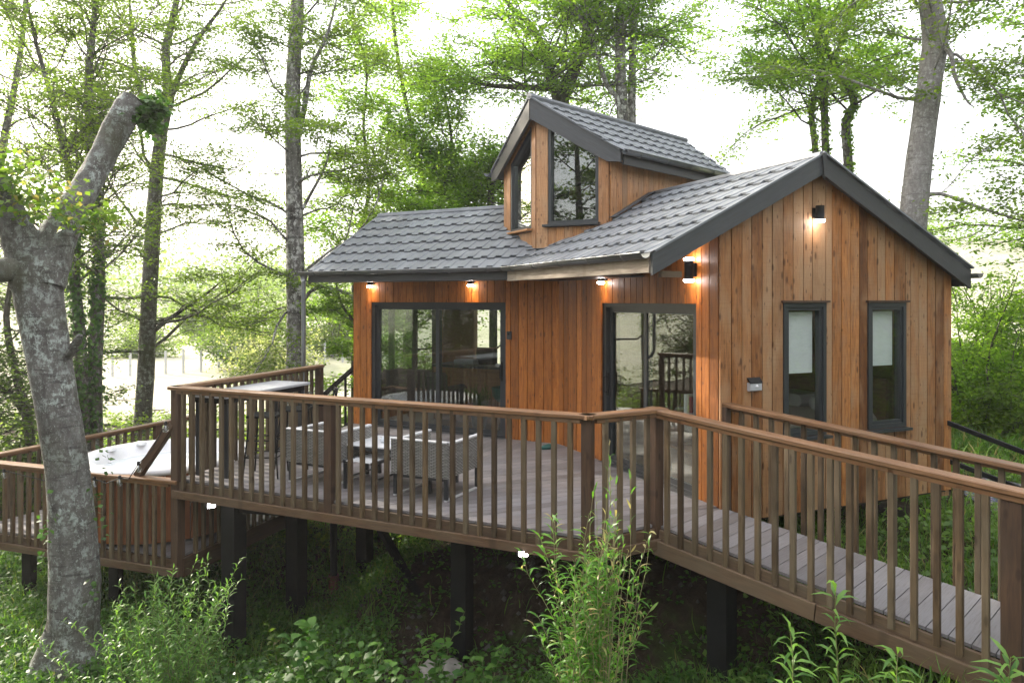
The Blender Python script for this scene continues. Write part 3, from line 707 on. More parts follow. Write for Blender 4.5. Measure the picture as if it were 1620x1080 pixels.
dverge(A0, TR, nvR); dverge(A0, TL, nvL)
vcap(A0+nvR*.05, TR+nvR*.05, pp*.0+(up(mm, 0)+Z*0), dr_, .05, .03)
vcap(A0+nvL*.05, TL+nvL*.05, mm, dr_, .05, .03)
rc = MB(); rc.tube([A0+Z*.03-mm*.04, RE+Z*.03], .05, 8); rc.build('ridge_cap', M_tile, dr_)
slab('dormer_soffit', [up(A0, 4.85)+mm*.1, TR-Z*.17+mm*.05, PR+Z*(dz(PR)-.12), P0+Z*(dz(P0)-.13)+mm*.0], -Z, .012, M_trim, dr_)
bar('fascia', TR-Z*.10+pp*.014+mm*.03, BRd-Z*.10+pp*.014, .028, .15, M_trim, dr_)
rf_save = rf; rf = dr_
gutter(TR-Z*.0+pp*.03-mm*.04, BRd+pp*.03+mm*.05, pp, 5)
gutter(TL-Z*.0-pp*.03-mm*.06, BLd-pp*.03, -pp, 3)
rf = rf_save
# flashings where the dormer meets the roofs
def roofz(v):
    v = up(v, 0); a = (v-Ej).dot(-n1)*.592; b = (v-Ej).dot(g)*.511
    return EZ+min(a, b)
for (p, q, nv) in ((P0, PR, n1), (P0, PL, n2)):
    a = p+nv*.06; b = q+nv*.06
    bar('step_flashing', up(a, roofz(a)+.05), up(b, roofz(b)+.05), .14, .014, M_flash, dm)
a = PR+pp*.04; b = PR+mm*2.2+pp*.04
pts = [PR+mm*t_+pp*.05 for t_ in (0, .3, .6, .9, 1.2)]
for x, y in zip(pts[:-1], pts[1:]): bar('step_flashing', up(x, min(RZ, EZ+(x-Ej).dot(g)*.511)+.07), up(y, min(RZ, EZ+(y-Ej).dot(g)*.511)+.07), .12, .014, M_flash, dm)

# ------------------------------------------------------------------ decks
ud = thing('upper_deck', 'raised main deck of grey composite boards wrapping the cabin front on black steel posts', 'deck', (A.x, A.y, 0))
def zone_boards(parent, zone, along, z, mat, w=.146, gap=.007, th=.025):
    across = Vector((along.y, -along.x, 0)); cs = [p.dot(across) for p in zone]; c = min(cs); i = 0
    while c < max(cs)-.01:
        poly = [(p.x, p.y) for p in zone]
        poly = clip(poly, across.x, across.y, c+w-gap); poly = clip(poly, -across.x, -across.y, -c)
        if len(poly) > 2: slab('deck_board', [Vector((x, y, z+random.uniform(-.0012, .0012))) for x, y in poly], Z, th, mat, parent, along)
        c += w
Em = Vector((-2.22, 7.97, 0)); R1 = C+rp*RW
zone_boards(ud, [A, Em, J, L, G], -n1, 0, M_deck)
zone_boards(ud, [Em, B, C, R1, K, J], g, 0, M_deck)
slab('joist_frame', [v-Z*.03 for v in (A, B, C, R1, K, J, L, G)], Z, .16, M_beam, ud)
def off2(p, q, o):                                  # outward offset for deck edge p->q, interior on the left
    d = (q-p).normalized(); return Vector((d.y, -d.x, 0))*o
def edge(p, q, parent, z=0, sl=0.0, lip=True):
    o = off2(p, q, 1)
    a = p+o*.02; b = q+o*.02
    bar('edge_joist', a+Z*(z-.125), b+Z*(z-.125+sl), .035, .19, M_fasc, parent)
    if lip: bar('fascia_board', p+o*.075+Z*(z-.165), q+o*.075+Z*(z-.165+sl), .035, .092, M_fasc, parent)
edge(A, B, ud); edge(B, C, ud)
edge(G, A, ud, lip=False)
# steel below
def spost(px, Y, w, z1=-.19, parent=None, name='support_post', dzb=.3):
    p = U(px, 900, Y); return post(name, p.x, p.y, gz1(p.x, p.y)-dzb, z1, w, M_black, parent or ud, ax=tuple(ab))
spost(370, 8.72, .205); spost(469, 9.9, .205); spost(577, 11.0, .19); spost(731, 8.05, .19)
def beam(a, b, z, w, h, parent=ud): return bar('beam', Vector((a[0], a[1], z)), Vector((b[0], b[1], z)), w, h, M_beam, parent)
p1 = U(370, 900, 8.72); p2 = U(469, 900, 9.9); p4 = U(731, 900, 8.05); p3 = U(577, 900, 11.0)
for a, b in ((p1, p4), (p1, p2+Vector((.55, 1.3, 0))), (p4, p4+Vector((1.2, 2.6, 0))), (p2, p2+(p4-p1)*1.1), (p3, p3+Vector((2.4, -1.1, 0)))):
    beam(a, b, -.285, .1, .17)
b0_ = U(602, 835, 9.6); b1_ = U(716, 1040, 8.4); bar('diagonal_brace', b0_, b1_, .09, .09, M_black, ud)
pp0 = U(528, 940, 10.4); t = MB(); t.tube([Vector((pp0.x, pp0.y, gz1(pp0.x, pp0.y)-.1)), Vector((pp0.x, pp0.y, -.3))], .05, 10)
dpipe = thing('waste_pipe', 'thin black waste pipe with a clay collar between the steel posts', 'pipe', (pp0.x, pp0.y, gz1(pp0.x, pp0.y))); t.build('pipe', M_black, dpipe, True)
t = MB(); zz = gz1(pp0.x, pp0.y); t.tube([Vector((pp0.x, pp0.y, zz-.1)), Vector((pp0.x, pp0.y, zz+.25))], .075, 10); t.build('collar', M_clay, dpipe, True)

# ramp
ramp = thing('ramp', 'sloping boarded ramp leading off the deck past the gable wall', 'ramp', (C.x, C.y, 0))
def RP(s, w, z=0): v = C+rd_*s+rp*w; return Vector((v.x, v.y, z+RSL*s))
RL_ = 4.3; s = .0
while s < RL_:
    e = min(s+.139, RL_); slab('ramp_board', [RP(s, 0), RP(e, 0), RP(e, RW), RP(s, RW)], Z, .025, M_deck, ramp, rp); s += .146
for w_, sg in ((0, -1), (RW, 1)):
    a, b = RP(.05, w_+.0-sg*-.02), RP(RL_, w_-sg*-.02)
    bar('edge_joist', a-Z*.125, b-Z*.125, .035, .19, M_fasc, ramp)
a, b = RP(.02, -.075), RP(1.55, -.075); bar('fascia_board', a-Z*.19, b-Z*.19, .035, .14, M_fasc, ramp)
a, b = RP(1.56, -.075), RP(RL_, -.075); bar('fascia_board', a-Z*.19, b-Z*.19, .035, .14, M_fasc, ramp)
p5 = U(1142, 1000, 6.75); post('support_post', p5.x, p5.y, gz1(p5.x, p5.y)-.3, -.21, .2, M_black, ramp, ax=tuple(rd_))
beam((p5.x+.11, p5.y+.11), (p5.x+.6, p5.y+.6), -.30, .1, .14, ramp)

# railings
GR = 'timber railings round the decks and ramp'
def railing(label, p, q, z0, z1, rh=1.114, npost=(), gap=.15, inset=0., outside=None, endpost=(True, True), bal_drop=.11, pw=.1, capw=.14, zpost=None, extra_low=0):
    d = (Vector((q.x, q.y, 0))-Vector((p.x, p.y, 0))); Ln = d.length; d.normalize()
    o = outside if outside is not None else Vector((d.y, -d.x, 0)); sl = (z1-z0)/Ln
    th = thing('railing', label, 'railing', (p.x, p.y, z0), GR)
    def at(s, off, z): v = Vector((p.x, p.y, 0))+d*s+o*off; return Vector((v.x, v.y, z0+sl*s+z))
    e0, e1 = .075, .075
    bar('rail_cap', at(-e0, .02, rh-.022), at(Ln+e1, .02, rh-.022), capw, .044, M_rail, th, c=.008)
    bar('under_rail', at(.05, .055, rh-.064), at(Ln-.05, .055, rh-.064), .04, .038, M_rail, th)
    ps = ([0] if endpost[0] else [])+list(npost)+([Ln] if endpost[1] else [])
    for s in ps:
        v = at(s, .0, 0); zb = v.z-(zpost if zpost is not None else .22); post('post', v.x, v.y, zb, v.z+rh-.045, pw, M_post, th, ax=tuple(d))
    stops = [0]+list(npost)+[Ln]
    for a, b in zip(stops[:-1], stops[1:]):
        n = max(2, round((b-a)/gap))
        for i in range(1, n):
            s = a+(b-a)*i/n+random.uniform(-.004, .004); v = at(s, .052, 0)
            post('baluster', v.x, v.y, v.z-bal_drop+random.uniform(-.01, .01), v.z+rh-.046+random.uniform(-.003, 0), .046, M_balu, th, ax=tuple(d))
    return th
o_ab = off2(A, B, 1)
r1 = railing('long front railing of the main deck between the left corner post and the bend', A+o_ab*.0, B, 0, 0, npost=(2.27,), outside=o_ab, endpost=(False, True), zpost=.2)
railing('short railing of four balusters across the corner of the main deck', B, C, 0, 0, outside=off2(B, C, 1), endpost=(False, True), gap=.16)
railing('left side railing of the main deck behind the bar table', A, G, 0, 0, outside=-off2(A, G, 1), endpost=(False, True), gap=.135)
pA = post('corner_post', A.x-.0, A.y, -1.16, 1.07, .115, M_post, r1, ax=tuple(ab))
Cr = RP(0, -.0); Er = RP(4.2, 0)
railing('near railing of the ramp sloping down to the right', Cr, Er, 0, RSL*4.2+.10, rh=1.112, npost=(2.87,), outside=-rp, endpost=(False, True), gap=.148, pw=.125, zpost=.34, bal_drop=.145)
Fr0 = RP(.17, RW); Fr1 = RP(4.2, RW)
railing('far railing of the ramp running in front of the gable windows', Fr0, Fr1, RSL*.17, RSL*4.2+.05, rh=1.10, npost=(3.4,), outside=rp, gap=.16, zpost=.25)

# lower deck
ld = thing('lower_deck', 'lower side deck carrying the round hot tub beside the trees', 'deck', (LF.x, LF.y, ZL))
LBr = Vector((-3.0, 12.6, 0)); A_in = A+ag*.0
zone_boards(ld, [LF, A, G, LBr, LB], -n1, ZL, M_deck)
slab('joist_frame', [v+Z*(ZL-.03) for v in (LF, A, G, LBr, LB)], Z, .16, M_beam, ld)
edge(LF, A, ld, ZL); 
for (x, y) in ((-6.6, 10.0), (-5.2, 9.6), (-6.4, 12.2), (-4.2, 11.2), (-5.2, 13.2)):
    post('support_post', x, y, gz1(x, y)-.3, ZL-.15, .13, M_black, ld)
a_, b_ = U(300, 905, 8.79), U(560, 775, 12.0)
bar('side_beam', Vector((A.x+.05, A.y, ZL-.13)), Vector((G.x+.05, G.y, ZL-.13)), .06, .22, M_post, ld)
o_l = off2(LF, A, 1)
railing('front railing of the lower deck behind the big foreground tree', LF, A-(A-LF).normalized()*.03, ZL, ZL, rh=.93, npost=(1.75,), outside=o_l, endpost=(True, False), gap=.142, pw=.09)
railing('back railing of the lower deck rising behind the hot tub', LF, LB, ZL, ZL, rh=.95, npost=(1.5, 3.0), outside=-off2(LF, LB, 1), endpost=(False, True), gap=.145, pw=.09)
railing('baluster panel closing the lower deck under the main deck edge', A+ag*.1, G, ZL, ZL, rh=.70, outside=off2(A, G, 1), endpost=(False, False), gap=.14, capw=.06)
br = thing('brace', 'diagonal timber brace from the corner post down to the lower railing', 'brace', (A.x, A.y, 0))
bq0 = Vector((A.x, A.y, .66))-ab*.05+o_ab*.03; bq1 = U(218, 752, 9.0)
bar('brace_timber', bq0, Vector((bq1.x, bq1.y, -.02)), .075, .10, M_post, br)
# festoon bulbs
bulbs = [(262, 678, 8.62, 'clear festoon bulb high on the diagonal brace'), (219, 741, 8.85, 'clear festoon bulb low on the diagonal brace'), (189, 763, 8.95, 'clear festoon bulb under the lower rail right of the tree'), (149, 765, 9.1, 'clear festoon bulb at the edge of the big tree trunk'), (6, 752, 9.62, 'clear festoon bulb at the far left of the lower rail')]
for (px, py, Y, lab) in bulbs:
    c = U(px, py, Y); t = thing('festoon_bulb', lab, 'light bulb', c, 'festoon bulbs along the lower railing')
    b = MB(); b.lathe(c, [(.0, -.045), (.022, -.04), (.034, -.018), (.034, .006), (.022, .032), (.014, .045)], 12); b.build('bulb', M_bulb, t, True)
    b = MB(); b.lathe(c, [(.016, .043), (.018, .05), (.018, .085), (.0, .09)], 10); b.build('socket', M_black, t, True)
    b = MB(); b.tube([c+Z*.0+Vector((0, 0, -.02)), c+Vector((.004, 0, .015)), c+Vector((-.004, 0, .04))], .004, 5); b.build('filament', M_gutter, t)
cp = [U(262, 670, 8.62), U(240, 712, 8.72), U(219, 733, 8.85), U(204, 757, 8.9), U(189, 756, 8.95), U(168, 764, 9.0), U(149, 757, 9.1), U(80, 762, 9.35), U(6, 744, 9.62), U(-40, 760, 9.8)]
b = MB(); b.tube(cp, .006, 5); b = b.build('festoon_cable', M_rope); tag(b, 'thin black cable carrying the festoon bulbs along the lower rail', 'cable')

# dark garden stair left of the cabin
st = thing('side_stair', 'dark stair with railing descending behind the left end of the cabin', 'stair', (-3.2, 12.6, -.5))
s0 = U(562, 580, 13.0); s1 = U(515, 622, 13.5)
dS = (s1-s0)
for k_ in range(-2, 6):
    c = s0+dS*(k_*.32); post('baluster', c.x, c.y, c.z-.95, c.z-.02, .04, M_beam, st)
bar('handrail', s0-dS*.7, s0+dS*1.9, .06, .07, M_beam, st); bar('stringer', s0-dS*.7-Z*1.0, s0+dS*1.9-Z*1.0, .06, .2, M_beam, st)
for k_ in range(6):
    c = s0+dS*(k_*.3)-Z*.98+Vector((.05, .45, 0)); bar('tread', c-Vector((0, .42, 0)), c+Vector((0, .42, 0)), .25, .04, M_beam, st)
# black metal handrail right of the cabin
mh = thing('metal_handrail', 'black metal handrail with two bars sloping down right of the cabin', 'handrail', (5.5, 9, -.5))
for (a, b) in (((1491, 665), (1622, 716)), ((1499, 728), (1640, 782))):
    p = U(a[0], a[1], 8.98); q = U(b[0], b[1], 8.35); q = p+(q-p)*1.5; bar('rail_bar', p, q, .04, .055, M_black, mh)
q = U(1622, 716, 8.35); p = U(1491, 665, 8.98); e = p+(q-p)*1.48; post('post', e.x, e.y, gz1(e.x, e.y)-.2, e.z-.02, .05, M_black, mh)

# ------------------------------------------------------------------ hot tub
HT = Vector((-4.80, 10.20, ZL)); tub = thing('hot_tub', 'round white hot tub with a brown timber skirt on the lower deck', 'hot tub', HT)
Rt = 1.10
b = MB(); b.lathe(HT, [(Rt, .88), (Rt+.045, .90), (Rt+.05, .935), (Rt, .965), (Rt-.12, .975), (Rt-.16, .955), (Rt-.19, .84), (Rt-.30, .80), (Rt-.42, .58), (Rt-.55, .52), (Rt-.75, .50), (.0, .48)], 48); b.build('shell', M_white, tub, True)
b = MB(); b.lathe(HT, [(Rt-.26, .81), (.0, .81)], 48); b.build('water', M_water, tub)
for k_ in range(46):
    an = 2*math.pi*k_/46; c = HT+Vector((math.cos(an)*(Rt-.02), math.sin(an)*(Rt-.02), .46)); use('stave', boxmesh(.84, .138, .022, M_tubwood), tub, frame(c, (0, 0, 1), None, (math.cos(an), math.sin(an), 0)))
for an, zz in ((2.1, .94), (2.4, .94), (1.6, .95), (2.9, .94)):
    c = HT+Vector((math.cos(an)*(Rt-.14), math.sin(an)*(Rt-.14), zz)); b = MB(); b.lathe(c, [(.075, 0), (.08, .03), (.05, .05), (0, .052)], 16); b.build('headrest', M_white, tub, True)
for an in (5.6, .2, 3.6):
    c = HT+Vector((math.cos(an)*(Rt-.09), math.sin(an)*(Rt-.09), .97)); b = MB(); b.lathe(c, [(.025, 0), (.025, .02), (0, .025)], 10); b.build('control_knob', M_black if an == 5.6 else M_stone, tub, True)
c = U(262, 862, 9.4); t = MB(); t.box(Matrix.Translation((c.x, c.y, ZL+.05)), .2, .12, .1); t.tube([(c.x, c.y, ZL+.1), (c.x+.1, c.y, ZL+.14), (c.x+.22, c.y+.1, ZL+.03), (c.x+.1, c.y+.3, ZL+.02)], .012, 6); t = t.build('pump_box', M_black); tag(t, 'small black pump box with a hose on the lower deck floor', 'pump')

# ------------------------------------------------------------------ deck furniture
def rattan_chair(bl, label, w=.70, dpt=.72, hh=.63):
    """bl: back-left foot seen from the front railing; back panel faces the railing"""
    t = thing('rattan_chair', label, 'armchair', bl, 'grey rattan armchairs on the deck')
    x = ab; y = -n1
    def P(a, b, c): return Vector((bl[0], bl[1], 0))+x*a+y*b+Z*c
    use('back', boxmesh(w, hh-.25, .045, M_rattan), t, frame(P(w/2, .02, .25+(hh-.25)/2), x, None, -y))
    for a in (.022, w-.022): use('arm', boxmesh(dpt-.05, hh-.28, .045, M_rattan), t, frame(P(a, .045+(dpt-.05)/2, .25+(hh-.28)/2), y, None, x if a > .1 else -x))
    for (a0, b0, a1, b1, zt) in ((0, .02, w, .02, hh), (.022, .05, .022, dpt, hh-.02), (w-.022, .05, w-.022, dpt, hh-.02)): bar('rim', P(a0, b0, zt), P(a1, b1, zt), .055, .022, M_rattan_rim, t, c=.006)
    use('seat', boxmesh(w-.1, dpt-.06, .05, M_rattan), t, frame(P(w/2, dpt/2, .27), x, None, Z))
    for a in (.03, w-.03):
        bar('skid', P(a, .02, .012), P(a, dpt-.02, .012), .035, .02, M_rattan_rim, t)
        for b_ in (.04, dpt-.04): v = P(a, b_, 0); post('leg', v.x, v.y, .022, .27, .04, M_pvc, t, ax=tuple(x))
    bar('seat_rail', P(.05, .02, .235), P(w-.05, .02, .235), .03, .03, M_pvc, t)
    return t
rattan_chair((-1.327, 8.02, 0), 'grey woven armchair nearest the middle of the deck, back to the railing')
rattan_chair((-2.66, 8.62, 0), 'grey woven armchair near the left corner post, its low back to the railing', w=.66)
# coffee table
tb = thing('coffee_table', 'low coffee table with pale frosted top and dark frame', 'table', (-1.6, 9.0, 0), 'low tables by the rattan chairs')
c0 = U(547, 702, 8.58); c0.z = 0; x = ab; y = -n1; w_, d_ = 1.15, .62
def P(a, b, c): return Vector((c0.x, c0.y, 0))+x*a+y*b+Z*c
use('table_top', boxmesh(w_, d_, .02, M_tglass), tb, frame(P(w_/2, d_/2, .45), x, None, Z))
for a in (.03, w_-.03):
    for b_ in (.03, d_-.03): v = P(a, b_, 0); post('leg', v.x, v.y, 0, .40, .045, M_pvc, tb, ax=tuple(x))
for (p, q) in ((P(0, .02, .42), P(w_, .02, .42)), (P(0, d_-.02, .42), P(w_, d_-.02, .42))): bar('apron', p, q, .035, .04, M_pvc, tb)
tc = thing('tea_light', 'small glass tea light on the pale coffee table', 'candle holder', P(.35, .25, .461))
b = MB(); b.lathe(P(.35, .25, .461), [(.0, 0), (.04, 0), (.045, .06), (.038, .06), (.034, .01), (0, .01)], 14); b.build('holder', M_bulb, tc, True)
b = MB(); b.lathe(P(.35, .25, .472), [(.03, 0), (.03, .025), (0, .027)], 12); b.build('candle', M_white, tc, True)
fs_ = thing('footstool', 'low dark framed footstool with slatted top between the two armchairs', 'footstool', (-2.1, 8.5, 0))
c0 = Vector((-1.93, 8.33, 0)); w_, d_ = .42, .55
for a in (.02, w_-.02):
    for b_ in (.02, d_-.02): v = P(a, b_, 0); post('leg', v.x, v.y, 0, .29, .035, M_pvc, fs_, ax=tuple(x))
    bar('side_rail', P(a, 0, .31), P(a, d_, .31), .035, .035, M_pvc, fs_); bar('stretcher', P(a, .02, .12), P(a, d_-.02, .12), .02, .02, M_pvc, fs_)
for k_ in range(7): bar('slat', P(.035, .04+k_*.078, .315), P(w_-.035, .04+k_*.078, .315), .05, .012, M_rattan_rim, fs_)
# bar table and stools
bt = thing('bar_table', 'tall bar table with a long pale grey top beside the left railing', 'bar table', (-3.1, 9.5, 0))
q0 = Vector((-3.40, 8.70, 0)); q1 = Vector((-2.81, 10.18, 0)); xl = (q1-q0).normalized(); yl = Vector((-xl.y, xl.x, 0)); ln = (q1-q0).length
ct = q0+xl*ln/2+yl*.3
use('table_top', boxmesh(ln, .60, .035, M_stone), bt, frame(ct+Z*.985, xl, None, Z))
use('table_frame', boxmesh(ln-.12, .50, .07, M_black), bt, frame(ct+Z*.93, xl, None, Z))
for a in (.1, ln-.1):
    for b_ in (.08, .52): v = q0+xl*a+yl*b_; post('leg', v.x, v.y, 0, .895, .06, M_pvc, bt, ax=tuple(xl))
def stool(c, lab):
    t = thing('bar_stool', lab, 'bar stool', c, 'wire bar stools by the bar table')
    b = MB()
    for sx, sy in ((-1, -1), (1, -1), (1, 1), (-1, 1)): b.tube([c+Vector((sx*.21, sy*.21, 0)), c+Vector((sx*.15, sy*.15, .72))], .010, 6)
    b.build('legs', M_black, t)
    for zz, r in ((.25, .19), (.45, .175)):
        b = MB(); pts = [c+Vector((sx*r, sy*r, zz)) for sx, sy in ((-1, -1), (1, -1), (1, 1), (-1, 1), (-1, -1))]
        for p, q in zip(pts[:-1], pts[1:]): b.tube([p, q], .008, 6)
        b.build('foot_rail', M_black, t)
    use('seat', boxmesh(.36, .36, .03, M_black), t, Matrix.Translation(c+Z*.735))
    b = MB(); 
    for k_ in range(6): an = -.9+k_*.36; b.tube([c+Vector((.17*math.cos(an), .17*math.sin(an), .74)), c+Vector((.2*math.cos(an), .2*math.sin(an), .93))], .006, 5)
    pts = [c+Vector((.2*math.cos(a), .2*math.sin(a), .93)) for a in np.linspace(-.95, .95, 9)]; b.tube(pts, .009, 6); b.build('backrest', M_black, t)
stool(Vector((-3.02, 8.98, 0)), 'black wire bar stool at the near end of the bar table')
stool(Vector((-2.80, 9.48, 0)), 'black wire bar stool at the middle of the bar table')
stool(Vector((-2.58, 9.98, 0)), 'black wire bar stool at the far end of the bar table by the cabin')
ty = thing('slipper', 'dark teal slipper lying on the deck at the foot of the orange wall', 'slipper', J+n1*.35+d1*-.05)
cs_ = U(868, 705, 10.55); cs_.z = .003
b = MB(); b.lathe((0, 0, 0), [(.0, 0), (.05, 0), (.055, .03), (.04, .055), (0, .07)], 14)
o = mk('slipper_body', [(v[0]*2.4+.0, v[1], v[2]) for v in b.v], b.f, M_teal, ty, Matrix.Translation(cs_) @ Matrix.Rotation(.5, 4, 'Z'), True)
WM_t = None
# ------------------------------------------------------------------ lamps, boxes on the walls
def spot(p, d, e, ang=100, c=(1, .62, .28)):
    l = bpy.data.lights.new('lamp_light', 'SPOT'); l.energy = e; l.spot_size = R(ang); l.spot_blend = .8; l.color = c; l.shadow_soft_size = .02
    o = bpy.data.objects.new('lamp_light', l); return o, p, d
def wall_lamp(p, nrm, lab, updown=False, h=.15, r=.042, e_=2.6):
    t = thing('wall_lamp', lab, 'wall lamp', p, 'black wall lamps on the cabin')
    c = p+nrm*.085
    b = MB(); b.tube([c-Z*h/2, c+Z*h/2], r, 16); b.build('lamp_body', M_black, t, True)
    b = MB(); b.box(frame(p+nrm*.018, Z, None, nrm), h*.75, .07, .022); b.bar(p+nrm*.02, c, .03, .03); b.build('bracket', M_black, t)
    for sg in ((-1, 1) if updown else (-1,)):
        b = MB(); b.lathe(c+Z*sg*(h/2+.012), [(0, -sg*.010), (r*1.12, -sg*.010), (r*1.12, sg*.012), (r*.8, sg*.02), (0, sg*.022)], 16); b.build('lens', M_hot, t, True)
        lo, pt, d = spot(c+Z*sg*(h/2+.05), Z*sg, 5.0); lo.data.energy = e_; put(lo, t, Matrix.Translation(pt) @ (Vector(d)).to_track_quat('-Z', 'Y').to_matrix().to_4x4())
def on1(px, z): 
    a = (px-CX)/FPX; s = (a*J.y-J.x)/(d1.x-a*d1.y); return J+d1*s+n1*.034+Z*z
def on2(px, z):
    a = (px-CX)/FPX; s = (a*K.y-K.x)/(d2.x-a*d2.y); return K+d2*s+n2*.034+Z*z
def ong(px, z):
    a = (px-CX)/FPX; s = (a*K.y-K.x)/(g.x-a*g.y); return K+g*s-d2*.034+Z*z
wall_lamp(on1(592, 2.46), n1, 'small wall lamp at the left end of the front wall above the wide door')
wall_lamp(on1(750, 2.46), n1, 'small wall lamp above the handle side of the wide sliding door')
wall_lamp(on2(963, 2.46), n2, 'small wall lamp tucked under the eaves above the narrower door')
wall_lamp(on2(1104, 2.47), n2, 'black up and down lamp glowing beside the gable corner', True, .20, .05)
wall_lamp(ong(1284, 3.10), -d2, 'black lamp high on the gable under the ridge', False, .15, .046, .9)
def flood(px, py, Y, lab, face):
    p = U(px, py, Y); t = thing('floodlight', lab, 'floodlight', p, 'floodlights under the deck edge')
    f_ = Vector(face).normalized(); M = frame(p, f_.cross(Z), None, f_)
    use('housing', boxmesh(.11, .085, .05, M_black, .01), t, M); use('lens', boxmesh(.082, .058, .006, M_flood), t, M @ Matrix.Translation((0, 0, .029)))
    bar('bracket', p-f_*.02, p-f_*.02+Z*.12, .05, .015, M_black, t)
    l = bpy.data.lights.new('flood_light', 'SPOT'); l.energy = 3; l.spot_size = R(120); l.spot_blend = .6; l.color = (1, .9, .9); l.shadow_soft_size = .03
    o = bpy.data.objects.new('flood_light', l); put(o, t, Matrix.Translation(p+f_*.06) @ f_.to_track_quat('-Z', 'Y').to_matrix().to_4x4())
flood(828, 872, 6.84, 'lit floodlight under the middle of the front deck edge', (.0, -.80, -.45))
flood(334, 797, 8.53, 'lit floodlight under the deck beside the left corner post', (.45, -.8, -.35))
c = on1(808, 1.60); t = thing('entry_keypad', 'small dark entry keypad beside the wide sliding door', 'keypad', c)
use('case', boxmesh(.125, .085, .03, M_pvc, .008), t, frame(c+n1*.02, Z, None, n1)); b = MB(); b.tube([c+n1*.035+Z*.02, c+n1*.04+Z*.02], .014, 10); b.build('lens', M_black, t)
c = ong(1187, 1.255); t = thing('solar_light', 'small grey solar light with motion sensor on the gable wall', 'solar light', c); nn_ = -d2
use('case', boxmesh(.155, .09, .05, M_stone, .008), t, frame(c+nn_*.03-Z*.02, g, None, nn_)); use('solar_panel', boxmesh(.165, .075, .012, M_black), t, frame(c+nn_*.035+Z*.045, g, None, (nn_+Z*.9).normalized()))
b = MB(); b.lathe((0, 0, 0), [(.0, .016), (.012, .011), (.017, 0)], 10); mk('sensor', b.v, b.f, M_white, t, frame(c+nn_*.055-Z*.015+g*.01, g, None, nn_), True)

# ------------------------------------------------------------------ furniture seen through the glass
sf = thing('sofa', 'dark grey sofa with brown throw seen from behind through the wide door', 'sofa', on1(640, 0)-n1*.6)
o = on1(600, 0)-n1*.34+d1*.22; ex = -d1
def SP(a, b, c): return o+ex*a-n1*b+Z*c
use('back', boxmesh(1.25, .50, .20, M_fabric, .06), sf, frame(SP(.65, .1, .66), ex, None, n1))
use('seat', boxmesh(1.25, .7, .22, M_fabric, .05), sf, frame(SP(.65, .5, .38), ex, None, Z))
for a in (.0, 1.3): use('arm', boxmesh(.75, .34, .16, M_fabric, .05), sf, frame(SP(a, .45, .5), n1, None, ex))
for a in (.08, 1.2):
    for b_ in (.1, .75): v = SP(a, b_, 0); post('leg', v.x, v.y, 0, .28, .05, M_infloor, sf)
th_ = thing('throw_blanket', 'ribbed brown throw draped over the sofa back', 'throw', SP(.6, .0, .9))
use('throw_fold', boxmesh(.72, .52, .025, M_throw, .008), th_, frame(SP(.60, -.015, .66), ex, None, n1)); use('throw_top', boxmesh(.72, .24, .02, M_throw, .008), th_, frame(SP(.60, .1, .925), ex, None, Z))
kc = thing('kitchen_counter', 'wooden kitchen counter with dark worktop behind the sliding door', 'counter', on1(745, 0)-n1*1.9)
o = U(694, 900, 13.1); o.z = 0
use('worktop', boxmesh(1.5, .6, .045, M_pvc), kc, frame(SP(.6, .3, .97), ex, None, Z)); use('cabinet', boxmesh(1.45, .55, .93, M_inwall), kc, frame(SP(.6, .3, .475), ex, None, Z))
for k_ in range(4): use('cabinet_door', boxmesh(.34, .8, .02, M_infloor), kc, frame(SP(.08+k_*.36, -.0, .5), ex, None, n1))
cu = thing('cushion', 'striped grey cushion standing on the kitchen counter', 'cushion', SP(.75, .35, .995)); use('cushion_body', boxmesh(.34, .30, .12, M_fabric, .05), cu, frame(SP(.75, .4, 1.14), ex, None, n1))
cu = thing('cushion', 'paler square cushion lying by the striped one on the counter', 'cushion', SP(.6, .3, .995)); use('cushion_body', boxmesh(.4, .3, .08, M_stone, .04), cu, frame(SP(.42, .3, 1.035), ex, None, Z))
pl_in = thing('pot_plant', 'spiky dark grass in a dark pot just inside the wide door', 'pot plant', on1(735, 0)-n1*.5)
o = on1(735, 0)-n1*.5
b = MB(); b.lathe(o, [(.0, 0), (.11, 0), (.15, .32), (.13, .32), (0, .28)], 18); b.build('pot', M_pot, pl_in, True)
ch = thing('shell_chair', 'dark teal round backed chair inside the wide door', 'chair', on1(772, 0)-n1*.7); o = on1(772, 0)-n1*.7
b = MB(); b.lathe((0, 0, 0), [(.0, 0), (.18, .02), (.25, .10), (.27, .25)], 20); mk('shell', b.v, b.f, M_teal, ch, Matrix.Translation(o+Z*.45), True)
for k_ in range(4): an = k_*math.pi/2+.4; bar('leg', o+Vector((math.cos(an)*.2, math.sin(an)*.2, 0)), o+Vector((math.cos(an)*.1, math.sin(an)*.1, .45)), .025, .025, M_infloor, ch)
bd = thing('bed', 'low bed with cream bedding against the boards behind the gable windows', 'bed', K+g*1.5+d2*1.2); o = K+g*.55+d2*.35; ex = g
def SP(a, b, c): return o+g*a+d2*b+Z*c
use('mattress', boxmesh(2.0, 1.5, .28, M_cream, .06), bd, frame(SP(1.3, .9, .58), g, None, Z)); use('base', boxmesh(2.0, 1.5, .42, M_inwall), bd, frame(SP(1.3, .9, .215), g, None, Z))
use('headboard', boxmesh(1.6, .7, .05, M_inwall), bd, frame(SP(2.42, .9, .8), d2, None, -g))
for b_ in (.5, 1.25): use('pillow', boxmesh(.42, .62, .16, M_white, .06), bd, frame(SP(2.05, b_, .80), g, None, Z+g*-.3))
sh = thing('book_shelf', 'low shelf of books inside the narrower sliding door', 'bookshelf', K+d2*.55+g*.3); o = K+d2*.45+g*.30
